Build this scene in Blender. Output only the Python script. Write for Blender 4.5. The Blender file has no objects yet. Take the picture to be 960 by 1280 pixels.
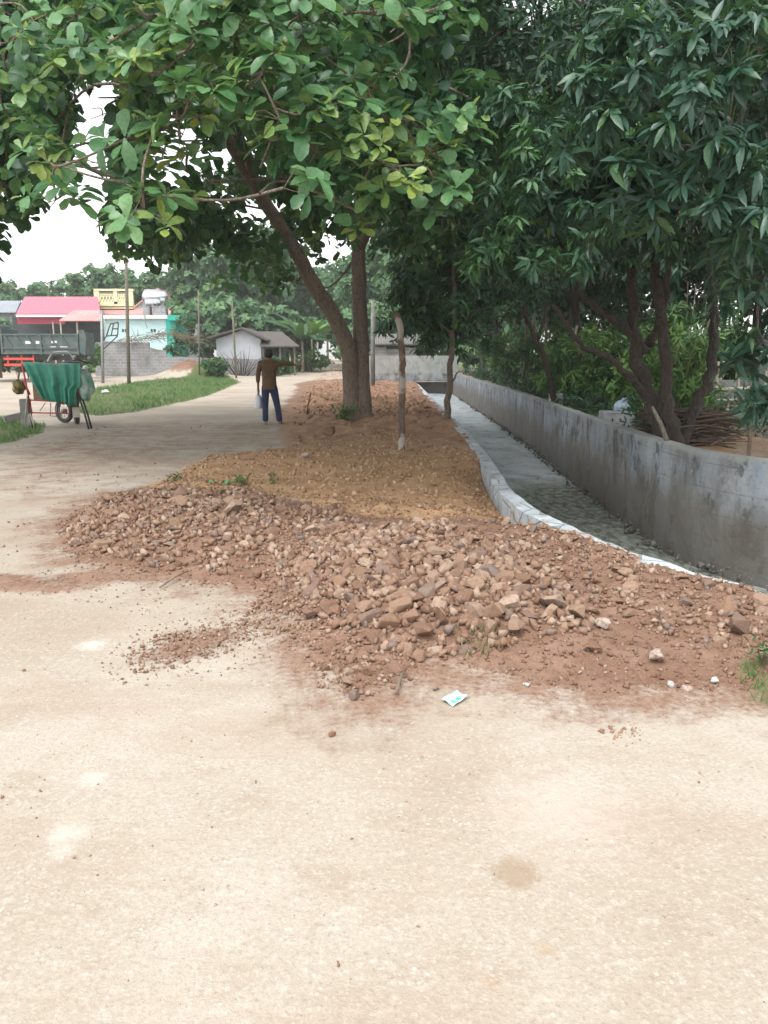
import bpy, bmesh, math, random
import numpy as np
from mathutils import Vector, Matrix

random.seed(11)
rng = np.random.default_rng(11)
scn = bpy.context.scene
COL = scn.collection
R = math.radians

# ------------------------------------------------------------------ camera
FPX, CAM_H, PITCH = 985.0, 1.55, math.atan(195 / 985)
cam_data = bpy.data.cameras.new('camera')
cam_data.sensor_fit = 'VERTICAL'
cam_data.sensor_height = 36.0
cam_data.lens = FPX / 1280 * 36.0
cam_data.clip_start, cam_data.clip_end = 0.05, 3000
cam = bpy.data.objects.new('camera', cam_data)
COL.objects.link(cam)
cam.location = (0, 0, CAM_H)
cam.rotation_euler = (math.pi / 2 - PITCH, 0, 0)
scn.camera = cam

# ------------------------------------------------------------------ world and sun
SUN_EL, SUN_AZ = R(62), R(205)       # azimuth clockwise from +Y: sun high behind the camera
w = bpy.data.worlds.new('World')
scn.world = w
w.use_nodes = True
nt = w.node_tree
bg = nt.nodes['Background']
sky = nt.nodes.new('ShaderNodeTexSky')
sky.sky_type = 'NISHITA'
sky.sun_disc = False
sky.sun_elevation, sky.sun_rotation = SUN_EL, SUN_AZ
sky.dust_density, sky.air_density, sky.ozone_density = 2.0, 1.0, 1.0
hsv = nt.nodes.new('ShaderNodeHueSaturation')
hsv.inputs['Saturation'].default_value = 0.12
nt.links.new(sky.outputs[0], hsv.inputs['Color'])
nt.links.new(hsv.outputs[0], bg.inputs['Color'])
bg.inputs['Strength'].default_value = 0.15
sl = bpy.data.lights.new('sun', 'SUN')
sl.energy, sl.angle, sl.color = 0.7, R(25), (1.0, 0.97, 0.93)
so = bpy.data.objects.new('sun', sl)
COL.objects.link(so)
sd = Vector((math.sin(SUN_AZ) * math.cos(SUN_EL), math.cos(SUN_AZ) * math.cos(SUN_EL), math.sin(SUN_EL)))
so.rotation_euler = sd.to_track_quat('Z', 'Y').to_euler()
so.location = (0, 0, 40)
scn.view_settings.view_transform = 'Standard'
scn.view_settings.look = 'None'
scn.view_settings.exposure = 1.5
scn.view_settings.gamma = 1.0
scn.view_settings.use_curve_mapping = False
scn.render.engine = 'CYCLES'
scn.cycles.max_bounces = 7
scn.cycles.diffuse_bounces = 4
scn.cycles.glossy_bounces = 2
scn.cycles.transmission_bounces = 4
scn.cycles.transparent_max_bounces = 8
scn.cycles.volume_bounces = 1
scn.cycles.use_denoising = True
scn.cycles.sample_clamp_indirect = 6.0

# ------------------------------------------------------------------ measuring helpers
def ray(px, py):
    x, y = (px - 480) / FPX, (640 - py) / FPX
    return (x, math.cos(PITCH) + y * math.sin(PITCH), -math.sin(PITCH) + y * math.cos(PITCH))
def G(px, py, z=0.0):
    d = ray(px, py); t = (z - CAM_H) / d[2]
    return (d[0] * t, d[1] * t)
def at(px, py, Y):
    d = ray(px, py); t = Y / d[1]
    return Vector((d[0] * t, Y, CAM_H + d[2] * t))
def proj(P):
    P = np.asarray(P, float).reshape(-1, 3)
    c, s = math.cos(PITCH), math.sin(PITCH)
    dy, dz = P[:, 1], P[:, 2] - CAM_H
    fwd = dy * c - dz * s
    up = dy * s + dz * c
    fwd = np.where(fwd < 0.05, 0.05, fwd)
    return 480 + FPX * P[:, 0] / fwd, 640 - FPX * up / fwd

def _hash(ix, iy, seed):
    h = (ix * 374761393 + iy * 668265263 + seed * 974711) & 0x7fffffff
    h = ((h ^ (h >> 13)) * 1274126177) & 0x7fffffff
    return ((h ^ (h >> 16)) & 0xffff) / 65535.0
def vnoise(x, y, seed=0):
    x = np.asarray(x, float); y = np.asarray(y, float)
    ix, iy = np.floor(x).astype(np.int64), np.floor(y).astype(np.int64)
    fx, fy = x - ix, y - iy
    fx, fy = fx * fx * (3 - 2 * fx), fy * fy * (3 - 2 * fy)
    a, b = _hash(ix, iy, seed), _hash(ix + 1, iy, seed)
    c, d = _hash(ix, iy + 1, seed), _hash(ix + 1, iy + 1, seed)
    return (a + (b - a) * fx) * (1 - fy) + (c + (d - c) * fx) * fy
def fbm(x, y, seed=0, octv=4):
    s, a, t = 0, 1.0, 0
    for k in range(octv):
        s = s + a * vnoise(x * 2 ** k + 17 * k, y * 2 ** k - 9 * k, seed + k); t += a; a *= 0.5
    return s / t * 2 - 1
def sdist(x, y, poly):
    """signed distance to polygon, positive inside"""
    x = np.asarray(x, float); y = np.asarray(y, float)
    d = np.full(x.shape, 1e9); ins = np.zeros(x.shape, bool)
    n = len(poly)
    for i in range(n):
        x1, y1 = poly[i]; x2, y2 = poly[(i + 1) % n]
        ex, ey = x2 - x1, y2 - y1
        t = np.clip(((x - x1) * ex + (y - y1) * ey) / (ex * ex + ey * ey + 1e-12), 0, 1)
        d = np.minimum(d, np.hypot(x - x1 - t * ex, y - y1 - t * ey))
        if y1 != y2:
            c = ((y1 > y) != (y2 > y)) & (x < ex * (y - y1) / ey + x1)
            ins ^= c
    return np.where(ins, d, -d)
def sstep(v, a, b):
    t = np.clip((v - a) / (b - a), 0, 1)
    return t * t * (3 - 2 * t)
def gpoly(pts, z=0.0):
    return [G(px, py, z) for px, py in pts]

# ------------------------------------------------------------------ object helpers
def tag(o, label=None, cat=None, group=None, kind=None):
    if label: o['label'] = label
    if cat: o['category'] = cat
    if group: o['group'] = group
    if kind: o['kind'] = kind
    return o
def empty(name, loc, label=None, cat=None, group=None, rz=0.0):
    o = bpy.data.objects.new(name, None)
    COL.objects.link(o)
    o.location = loc; o.rotation_euler = (0, 0, rz)
    o.empty_display_size = 0.2
    return tag(o, label, cat, group)
def link_mesh(name, me, mat, parent=None, world=False):
    o = bpy.data.objects.new(name, me)
    COL.objects.link(o)
    if mat is not None and not me.materials: me.materials.append(mat)
    if parent is not None:
        o.parent = parent
        if world:
            o.matrix_parent_inverse = (Matrix.Translation(parent.location) @ parent.rotation_euler.to_matrix().to_4x4()).inverted()
    return o
def copy_tree(o, parent=None):
    c = o.copy(); COL.objects.link(c)
    if parent is not None: c.parent = parent
    for ch in list(o.children): copy_tree(ch, c)
    return c

class MB:
    def __init__(s): s.v, s.f, s.t, s.tint = [], [], [], 0.5
    def _add(s, vs, fs):
        n = len(s.v); s.v += [tuple(v) for v in vs]; s.t += [s.tint] * len(vs)
        s.f += [tuple(i + n for i in f) for f in fs]
    def box(s, lo, hi, m=None):
        (a, b, c), (d, e, f) = lo, hi
        vs = [Vector(p) for p in ((a,b,c),(d,b,c),(d,e,c),(a,e,c),(a,b,f),(d,b,f),(d,e,f),(a,e,f))]
        if m is not None: vs = [m @ v for v in vs]
        s._add(vs, [(0,3,2,1),(4,5,6,7),(0,1,5,4),(1,2,6,5),(2,3,7,6),(3,0,4,7)])
    def bar(s, p, q, wx, wy):
        p, q = Vector(p), Vector(q); d = q - p
        m = Matrix.Translation(p) @ d.to_track_quat('Z', 'Y').to_matrix().to_4x4()
        s.box((-wx/2, -wy/2, 0), (wx/2, wy/2, d.length), m)
    def tube(s, pts, rad, n=8, cap=True):
        pts = [Vector(p) for p in pts]
        if not hasattr(rad, '__len__'): rad = [rad] * len(pts)
        vs, fs = [], []
        ref = None
        for i, p in enumerate(pts):
            a = pts[max(i-1, 0)]; b = pts[min(i+1, len(pts)-1)]
            t = (b - a).normalized()
            if ref is None:
                ref = t.orthogonal().normalized()
            u = (ref - t * ref.dot(t)); u = u.normalized() if u.length > 1e-6 else t.orthogonal().normalized()
            ref = u; v = t.cross(u)
            for k in range(n):
                an = 2 * math.pi * k / n
                vs.append(p + (u * math.cos(an) + v * math.sin(an)) * rad[i])
        for i in range(len(pts) - 1):
            for k in range(n):
                fs.append((i*n+k, i*n+(k+1)%n, (i+1)*n+(k+1)%n, (i+1)*n+k))
        if cap:
            fs.append(tuple(range(n))[::-1]); fs.append(tuple((len(pts)-1)*n+k for k in range(n)))
        s._add(vs, fs)
    def disc(s, c, axis, r, h, n=16, rin=0.0):
        c, axis = Vector(c), Vector(axis).normalized()
        if rin <= 0:
            s.tube([c - axis*h/2, c + axis*h/2], r, n)
        else:
            pts = [(rin, -h/2), (r*0.96, -h/2), (r, -h/4), (r, h/4), (r*0.96, h/2), (rin, h/2)]
            s.lathe(c, axis, pts, n, closed=True)
    def lathe(s, c, axis, prof, n=16, closed=False):
        c, axis = Vector(c), Vector(axis).normalized()
        u = axis.orthogonal().normalized(); v = axis.cross(u)
        vs, fs = [], []; m = len(prof)
        for k in range(n):
            an = 2*math.pi*k/n; d = u*math.cos(an) + v*math.sin(an)
            vs += [c + axis*h + d*r for r, h in prof]
        for k in range(n):
            k2 = (k+1) % n
            for i in range(m if closed else m-1):
                j = (i+1) % m
                fs.append((k*m+i, k2*m+i, k2*m+j, k*m+j))
        s._add(vs, fs)
    def prism(s, poly, y0, y1):
        """x,z polygon extruded along y"""
        n = len(poly)
        vs = [(x, y0, z) for x, z in poly] + [(x, y1, z) for x, z in poly]
        fs = [tuple(range(n)), tuple(range(2*n-1, n-1, -1))] + [(i, i+n, (i+1)%n+n, (i+1)%n) for i in range(n)]
        s._add(vs, fs)
    def mesh(s, name, smooth=False):
        me = bpy.data.meshes.new(name)
        me.from_pydata(s.v, [], s.f)
        me.attributes.new('tint', 'FLOAT', 'POINT').data.foreach_set('value', s.t)
        bm = bmesh.new(); bm.from_mesh(me); bmesh.ops.recalc_face_normals(bm, faces=bm.faces); bm.to_mesh(me); bm.free()
        if smooth: me.polygons.foreach_set('use_smooth', [True] * len(me.polygons))
        me.update(); return me
    def build(s, name, mat, parent=None, smooth=False, bevel=0.0):
        me = s.mesh(name, smooth)
        q = parent
        while q is not None:
            me.transform(Matrix.Translation(-q.location)); q = q.parent
        o = link_mesh(name, me, mat, parent)
        if bevel:
            b = o.modifiers.new('b', 'BEVEL'); b.width = bevel; b.segments = 2; b.limit_method = 'ANGLE'
        return o

def bulk_mesh(name, verts, faces, tint=None, smooth=False, extra=None):
    """verts (n,3); faces (m,k) uniform"""
    verts = np.ascontiguousarray(verts, np.float32); faces = np.ascontiguousarray(faces, np.int32)
    me = bpy.data.meshes.new(name)
    me.vertices.add(len(verts)); me.vertices.foreach_set('co', verts.ravel())
    m, k = faces.shape
    me.loops.add(m * k); me.loops.foreach_set('vertex_index', faces.ravel())
    me.polygons.add(m); me.polygons.foreach_set('loop_start', np.arange(0, m * k, k, dtype=np.int32))
    if smooth: me.polygons.foreach_set('use_smooth', np.ones(m, bool))
    if tint is not None:
        me.attributes.new('tint', 'FLOAT', 'POINT').data.foreach_set('value', np.asarray(tint, np.float32))
    for nm, arr in (extra or {}).items():
        a = me.attributes.new(nm, 'FLOAT_COLOR', 'POINT'); a.data.foreach_set('color', np.asarray(arr, np.float32).ravel())
    me.update(calc_edges=True); me.validate()
    return me

# ------------------------------------------------------------------ materials
def newmat(name):
    m = bpy.data.materials.new(name); m.use_nodes = True
    n = m.node_tree.nodes; return m, n, m.node_tree.links, n['Principled BSDF']
def N(n, typ, **kw):
    o = n.new('ShaderNode' + typ)
    for k, v in kw.items():
        if k in o.inputs: o.inputs[k].default_value = v
        else: setattr(o, k, v)
    return o
def ramp(n, stops):
    r = n.new('ShaderNodeValToRGB'); e = r.color_ramp.elements
    e[0].position, e[0].color = stops[0][0], (*stops[0][1], 1)
    e[1].position, e[1].color = stops[-1][0], (*stops[-1][1], 1)
    for p, c in stops[1:-1]:
        x = e.new(p); x.color = (*c, 1)
    return r
def mixc(n, l, fac, a, b, blend='MIX'):
    m = n.new('ShaderNodeMix'); m.data_type = 'RGBA'; m.blend_type = blend
    for s, v in ((0, fac), (6, a), (7, b)):
        if hasattr(v, 'is_output'): l.new(v, m.inputs[s])
        else: m.inputs[s].default_value = v if s == 0 else (*v, 1)
    return m.outputs[2]
def math_(n, l, op, a, b=0.0, c=None, clamp=False):
    m = n.new('ShaderNodeMath'); m.operation = op; m.use_clamp = clamp
    for i, v in enumerate((a, b) if c is None else (a, b, c)):
        if hasattr(v, 'is_output'): l.new(v, m.inputs[i])
        else: m.inputs[i].default_value = v
    return m.outputs[0]
def coords(n, l, scale=(1, 1, 1), world=False):
    if world:
        g = n.new('ShaderNodeNewGeometry'); src = g.outputs['Position']
    else:
        g = n.new('ShaderNodeTexCoord'); src = g.outputs['Object']
    mp = n.new('ShaderNodeMapping'); mp.inputs['Scale'].default_value = scale
    l.new(src, mp.inputs['Vector']); return mp.outputs[0]
def noise(n, l, vec, scale, detail=4, rough=0.55):
    t = n.new('ShaderNodeTexNoise'); t.inputs['Scale'].default_value = scale
    t.inputs['Detail'].default_value = detail; t.inputs['Roughness'].default_value = rough
    l.new(vec, t.inputs['Vector']); return t.outputs['Fac']
def rng01(n, l, v, a, b, c=0.0, d=1.0):
    m = n.new('ShaderNodeMapRange'); m.interpolation_type = 'SMOOTHSTEP'
    l.new(v, m.inputs['Value'])
    for i, x in zip((1, 2, 3, 4), (a, b, c, d)): m.inputs[i].default_value = x
    return m.outputs[0]
def bump(n, l, bs, h, strength=0.4, dist=0.02):
    b = n.new('ShaderNodeBump'); b.inputs['Strength'].default_value = strength; b.inputs['Distance'].default_value = dist
    l.new(h, b.inputs['Height']); l.new(b.outputs[0], bs.inputs['Normal'])
def pm(name, c1, c2=None, scale=6, rough=0.8, bmp=0.3, bscale=None, metal=0.0, dirt=None, stretch=(1, 1, 1), dirt_scale=2.0, dirt_amt=(0.5, 0.7), bdist=0.02):
    m, n, l, bs = newmat(name)
    c2 = c2 or tuple(x * 0.7 for x in c1)
    v = coords(n, l, stretch)
    f = noise(n, l, v, scale)
    col = mixc(n, l, rng01(n, l, f, 0.3, 0.7), c1, c2)
    if dirt:
        col = mixc(n, l, rng01(n, l, noise(n, l, v, dirt_scale, 6, 0.65), *dirt_amt), col, dirt)
    l.new(col, bs.inputs['Base Color'])
    bs.inputs['Roughness'].default_value = rough; bs.inputs['Metallic'].default_value = metal
    if bmp: bump(n, l, bs, noise(n, l, v, bscale or scale * 3, 5), bmp, bdist)
    return m
def leafmat(name, stops, rough=0.45, trans=0.3, tcol=(0.15, 0.3, 0.04), spec=0.4):
    m, n, l, bs = newmat(name)
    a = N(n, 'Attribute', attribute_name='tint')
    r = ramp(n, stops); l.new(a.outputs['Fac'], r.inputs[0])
    oi = n.new('ShaderNodeObjectInfo')
    h = N(n, 'HueSaturation'); l.new(r.outputs[0], h.inputs['Color'])
    mot = rng01(n, l, noise(n, l, coords(n, l), 38, 4, 0.7), 0.35, 0.65, 0.78, 1.15)
    l.new(math_(n, l, 'MULTIPLY', mot, math_(n, l, 'MULTIPLY_ADD', oi.outputs['Random'], 0.35, 0.82)), h.inputs['Value'])
    l.new(h.outputs[0], bs.inputs['Base Color'])
    bs.inputs['Roughness'].default_value = rough
    bs.inputs['Specular IOR Level'].default_value = spec
    t = N(n, 'BsdfTranslucent'); l.new(mixc(n, l, 0.5, h.outputs[0], tcol), t.inputs['Color'])
    mx = N(n, 'MixShader'); mx.inputs[0].default_value = trans
    l.new(bs.outputs[0], mx.inputs[1]); l.new(t.outputs[0], mx.inputs[2])
    l.new(mx.outputs[0], n['Material Output'].inputs['Surface'])
    return m
def barkmat(name, c1, c2, moss=None):
    m, n, l, bs = newmat(name)
    v = coords(n, l, (1, 1, 0.25)); v2 = coords(n, l)
    f = noise(n, l, v, 18, 6, 0.65)
    vo = N(n, 'TexVoronoi', Scale=26.0, feature='DISTANCE_TO_EDGE'); l.new(v, vo.inputs['Vector'])
    f = math_(n, l, 'ADD', f, math_(n, l, 'MULTIPLY', rng01(n, l, vo.outputs['Distance'], 0.0, 0.12), 0.25))
    col = mixc(n, l, rng01(n, l, f, 0.45, 0.85), c1, c2)
    col = mixc(n, l, rng01(n, l, noise(n, l, v2, 3.5, 5), 0.50, 0.60), col, moss or tuple(min(1, x * 1.7) for x in c1))
    l.new(col, bs.inputs['Base Color']); bs.inputs['Roughness'].default_value = 0.9
    bump(n, l, bs, f, 0.8, 0.03); return m

M = {}
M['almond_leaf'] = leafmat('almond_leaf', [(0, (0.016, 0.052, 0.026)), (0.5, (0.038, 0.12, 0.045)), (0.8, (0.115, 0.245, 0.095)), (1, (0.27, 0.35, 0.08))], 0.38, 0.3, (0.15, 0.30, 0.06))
M['longan_leaf'] = leafmat('longan_leaf', [(0, (0.014, 0.048, 0.028)), (0.6, (0.03, 0.088, 0.048)), (0.88, (0.055, 0.14, 0.06)), (1, (0.18, 0.38, 0.07))], 0.42, 0.13)
M['mango_leaf'] = leafmat('mango_leaf', [(0, (0.02, 0.058, 0.04)), (0.7, (0.042, 0.11, 0.072)), (1, (0.10, 0.20, 0.06))], 0.36, 0.18)
M['wood_leaf'] = leafmat('wood_leaf', [(0, (0.07, 0.135, 0.08)), (0.5, (0.11, 0.21, 0.115)), (1, (0.18, 0.29, 0.13))], 0.75, 0.3, spec=0.15)  # greens lightened to paint distance haze into the leaves
M['shrub_leaf'] = leafmat('shrub_leaf', [(0, (0.022, 0.065, 0.028)), (0.5, (0.05, 0.13, 0.045)), (1, (0.15, 0.28, 0.06))], 0.5, 0.25)
M['grass'] = leafmat('grass', [(0, (0.045, 0.11, 0.03)), (0.7, (0.09, 0.215, 0.055)), (1, (0.22, 0.29, 0.10))], 0.6, 0.25)
M['dry_grass'] = leafmat('dry_grass', [(0, (0.12, 0.10, 0.05)), (1, (0.3, 0.25, 0.14))], 0.8, 0.1, (0.3, 0.25, 0.1))
M['bark'] = barkmat('bark', (0.115, 0.085, 0.064), (0.215, 0.17, 0.13))
M['dark_bark'] = barkmat('dark_bark', (0.026, 0.02, 0.016), (0.06, 0.047, 0.036))
M['grey_bark'] = barkmat('grey_bark', (0.10, 0.085, 0.065), (0.22, 0.19, 0.15))
M['stake_wood'] = barkmat('stake_wood', (0.10, 0.07, 0.05), (0.19, 0.13, 0.09), (0.42, 0.38, 0.33))
M['twig'] = pm('twig', (0.12, 0.085, 0.055), (0.22, 0.17, 0.12), 8)
M['brush'] = pm('brush', (0.05, 0.033, 0.025), (0.11, 0.075, 0.05), 8)
M['steel'] = pm('steel', (0.30, 0.31, 0.32), (0.20, 0.20, 0.20), 10, 0.5, 0.05, metal=0.4)
M['dark_steel'] = pm('dark_steel', (0.035, 0.035, 0.037), (0.06, 0.055, 0.05), 10, 0.5, 0.05, metal=0.3)
M['red_paint'] = pm('red_paint', (0.42, 0.035, 0.035), (0.28, 0.03, 0.03), 6, 0.5, 0.05)
M['bright_red'] = pm('bright_red', (0.75, 0.06, 0.04), (0.5, 0.05, 0.04), 6, 0.45, 0.05)
M['truck_green'] = pm('truck_green', (0.045, 0.075, 0.075), (0.07, 0.10, 0.095), 3, 0.6, 0.1, dirt=(0.13, 0.13, 0.11), dirt_amt=(0.5, 0.75))
M['rubber'] = pm('rubber', (0.03, 0.028, 0.027), (0.08, 0.07, 0.06), 6, 0.9, 0.2)
M['rim'] = pm('rim', (0.16, 0.13, 0.12), (0.08, 0.07, 0.07), 5, 0.7, 0.1)
M['tarp'] = pm('tarp', (0.018, 0.19, 0.125), (0.03, 0.235, 0.16), 9, 0.5, 0.15, dirt=(0.06, 0.17, 0.11), dirt_amt=(0.6, 0.8))
M['plank'] = pm('plank', (0.24, 0.17, 0.10), (0.15, 0.10, 0.06), 5, 0.85, 0.3, stretch=(1, 8, 8))
M['pale_wood'] = pm('pale_wood', (0.42, 0.38, 0.32), (0.30, 0.27, 0.22), 6, 0.8, 0.2)
M['grey_stone'] = pm('grey_stone', (0.22, 0.22, 0.20), (0.13, 0.13, 0.12), 5, 0.9, 0.4)
M['dirty_foam'] = pm('dirty_foam', (.36, .38, .40), (.25, .26, .27), 5, .7, .2)
M['foot_stone'] = pm('foot_stone', (0.17, 0.165, 0.15), (0.09, 0.085, 0.07), 4, 0.9, 0.4, dirt=(.12, .09, .06))
M['white_plastic'] = pm('white_plastic', (0.74, 0.76, 0.78), (0.62, 0.65, 0.68), 8, 0.4, 0.1)
M['white_paint'] = pm('white_paint', (0.74, 0.74, 0.72), (0.6, 0.6, 0.58), 5, 0.6, 0.05)
M['cyan_wall'] = pm('cyan_wall', (0.50, 0.68, 0.68), (0.44, 0.61, 0.62), 1.2, 0.85, 0.1, dirt=(0.4, 0.5, 0.48), dirt_amt=(0.55, 0.8), dirt_scale=0.8)
M['teal'] = pm('teal', (0.01, 0.42, 0.32), (0.015, 0.34, 0.27), 1.5, 0.7, 0.05)
M['yellow_wall'] = pm('yellow_wall', (0.72, 0.68, 0.42), (0.64, 0.60, 0.37), 1.5, 0.8, 0.05)
M['dark_gap'] = pm('dark_gap', (0.03, 0.04, 0.045), (0.05, 0.06, 0.06), 2, 0.9, 0.0)  # near-black colour stands in for shade in openings and under the porch
M['white_wall'] = pm('white_wall', (0.50, 0.52, 0.54), (0.42, 0.44, 0.46), 1.0, 0.9, 0.1, dirt=(0.3, 0.3, 0.3), dirt_amt=(0.55, 0.8), dirt_scale=0.7)
M['thatch'] = pm('thatch', (0.12, 0.105, 0.09), (0.07, 0.06, 0.055), 4, 0.95, 0.5, stretch=(6, 1, 1))
def roofmat(name, c1, c2, sc, axis=0, rough=0.6):
    m, n, l, bs = newmat(name)
    v = coords(n, l)
    w_ = N(n, 'TexWave', wave_type='BANDS', bands_direction='XYZ'[axis], Scale=sc)
    l.new(v, w_.inputs['Vector'])
    col = mixc(n, l, rng01(n, l, noise(n, l, v, 0.6, 5), 0.35, 0.7), c1, c2)
    col = mixc(n, l, math_(n, l, 'MULTIPLY', rng01(n, l, noise(n, l, coords(n, l, (3, .5, .5)), 2.0, 6, .7), .5, .7), .45), col, tuple(x * .55 + .08 for x in c1))
    l.new(col, bs.inputs['Base Color']); bs.inputs['Roughness'].default_value = rough
    bump(n, l, bs, w_.outputs['Fac'], 0.9, 0.08); return m
M['pink_roof'] = roofmat('pink_roof', (0.50, 0.15, 0.21), (0.45, 0.16, 0.21), 1.4)
M['faded_roof'] = roofmat('faded_roof', (0.60, 0.33, 0.31), (0.62, 0.25, 0.24), 1.4)
M['maroon'] = pm('maroon', (0.30, 0.02, 0.05), (0.25, 0.02, 0.045), 1.0, 0.6, 0.0)
M['grey_roof'] = roofmat('grey_roof', (0.30, 0.33, 0.37), (0.25, 0.28, 0.31), 1.2)
M['tile_roof'] = roofmat('tile_roof', (0.20, 0.19, 0.18), (0.11, 0.10, 0.10), 3.0)
def blockmat(name, c1, c2, mortar, bw=0.42, bh=0.2, rot=True, dirt=(0.16, 0.16, 0.15)):
    m, n, l, bs = newmat(name)
    tc = n.new('ShaderNodeTexCoord')
    sx = n.new('ShaderNodeSeparateXYZ'); l.new(tc.outputs['Object'], sx.inputs[0])
    cx = n.new('ShaderNodeCombineXYZ')
    l.new(sx.outputs[0], cx.inputs[0]); l.new(sx.outputs[2], cx.inputs[1])
    b = n.new('ShaderNodeTexBrick'); l.new(cx.outputs[0], b.inputs['Vector'])
    b.inputs['Color1'].default_value = (*c1, 1); b.inputs['Color2'].default_value = (*c2, 1); b.inputs['Mortar'].default_value = (*mortar, 1)
    b.inputs['Scale'].default_value = 1.0; b.inputs['Brick Width'].default_value = bw; b.inputs['Row Height'].default_value = bh
    b.inputs['Mortar Size'].default_value = 0.018
    v = coords(n, l)
    col = mixc(n, l, rng01(n, l, noise(n, l, v, 0.9, 6, 0.65), 0.45, 0.7), b.outputs['Color'], dirt)
    col = mixc(n, l, math_(n, l, 'MULTIPLY', noise(n, l, v, 14, 3), 0.4), col, tuple(x * 0.6 for x in c1))
    l.new(col, bs.inputs['Base Color']); bs.inputs['Roughness'].default_value = 0.95
    bump(n, l, bs, math_(n, l, 'SUBTRACT', 1.0, b.outputs['Fac']), 0.5, 0.02); return m
M['block'] = blockmat('block', (0.30, 0.30, 0.30), (0.22, 0.22, 0.225), (0.38, 0.38, 0.37))
M['green_net'] = pm('green_net', (0.02, 0.22, 0.12), (0.04, 0.16, 0.08), 6, 0.9, 0.3)

# canal wall: weathered cement with streaks running down, lime bloom, dark damp foot
def wallmat():
    m, n, l, bs = newmat('canal_wall')
    v = coords(n, l); vs = coords(n, l, (1.5, 1.5, 0.30)); vm = coords(n, l, (1.0, 1.0, 0.7))
    sep = n.new('ShaderNodeSeparateXYZ'); l.new(v, sep.inputs[0])
    col = mixc(n, l, rng01(n, l, noise(n, l, vm, 1.3, 6, 0.6), 0.35, 0.7), (0.335, 0.36, 0.38), (0.175, 0.18, 0.178))
    col = mixc(n, l, math_(n, l, 'MULTIPLY', rng01(n, l, noise(n, l, vs, 2.0, 5, 0.6), 0.46, 0.66), 0.5), col, (0.21, 0.285, 0.38))
    col = mixc(n, l, math_(n, l, 'MULTIPLY', rng01(n, l, noise(n, l, vs, 3.1, 6, 0.7), 0.50, 0.66), 0.5), col, (0.07, 0.075, 0.08))
    col = mixc(n, l, math_(n, l, 'MULTIPLY', rng01(n, l, noise(n, l, vm, 3.3, 7, 0.72), 0.50, 0.60), 0.75), col, (0.05, 0.052, 0.05))
    col = mixc(n, l, math_(n, l, 'MULTIPLY', rng01(n, l, noise(n, l, v, 7, 7, 0.75), 0.55, 0.68), 0.5), col, (0.40, 0.41, 0.39))
    def joint(o, k): return rng01(n, l, math_(n, l, 'ABSOLUTE', math_(n, l, 'SUBTRACT', math_(n, l, 'FRACT', math_(n, l, 'MULTIPLY', o, k)), 0.5)), 0.45, 0.5)
    jn = math_(n, l, 'MULTIPLY', math_(n, l, 'MAXIMUM', joint(sep.outputs[2], 4.0), math_(n, l, 'MULTIPLY', joint(sep.outputs[1], 1.1), 0.6)), rng01(n, l, noise(n, l, vm, 1.8, 4), 0.42, 0.62))
    col = mixc(n, l, math_(n, l, 'MULTIPLY', jn, 0.45), col, (0.09, 0.09, 0.088))
    low = rng01(n, l, math_(n, l, 'ADD', sep.outputs[2], math_(n, l, 'MULTIPLY', noise(n, l, vm, 2.2, 5), 0.7)), 0.25, 0.75, 1.0, 0.0)
    col = mixc(n, l, math_(n, l, 'MULTIPLY', low, 0.8), col, (0.115, 0.096, 0.07))
    top = rng01(n, l, math_(n, l, 'ADD', sep.outputs[2], math_(n, l, 'MULTIPLY', noise(n, l, vm, 5.0, 4), 0.12)), 0.60, 0.66)
    col = mixc(n, l, math_(n, l, 'MULTIPLY', top, 0.6), col, (0.33, 0.34, 0.30))
    col = mixc(n, l, math_(n, l, 'MULTIPLY', rng01(n, l, noise(n, l, v, 30, 3), 0.5, 0.8), 0.5), col, (0.12, 0.12, 0.11))
    l.new(col, bs.inputs['Base Color']); bs.inputs['Roughness'].default_value = 0.85
    bump(n, l, bs, noise(n, l, v, 16, 7, 0.65), 0.7, 0.025); return m
M['canal_wall'] = wallmat()
def kerbmat():
    m, n, l, bs = newmat('kerb'); v = coords(n, l)
    col = mixc(n, l, rng01(n, l, noise(n, l, v, 3.0, 6), 0.3, 0.7), (0.56, 0.61, 0.64), (0.38, 0.43, 0.46))
    vo = N(n, 'TexVoronoi', Scale=2.6, feature='DISTANCE_TO_EDGE'); l.new(v, vo.inputs['Vector'])
    crack = rng01(n, l, vo.outputs['Distance'], 0.008, 0.03, 1, 0)
    col = mixc(n, l, math_(n, l, 'MULTIPLY', crack, 0.6), col, (0.16, 0.17, 0.17))
    col = mixc(n, l, math_(n, l, 'MULTIPLY', rng01(n, l, noise(n, l, v, 5.0, 7, 0.75), 0.52, 0.64), 0.75), col, (0.30, 0.22, 0.16))
    l.new(col, bs.inputs['Base Color']); bs.inputs['Roughness'].default_value = 0.85
    bump(n, l, bs, math_(n, l, 'SUBTRACT', noise(n, l, v, 16, 7, 0.7), crack), 0.8, 0.03); return m
M['kerb'] = kerbmat()

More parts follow.
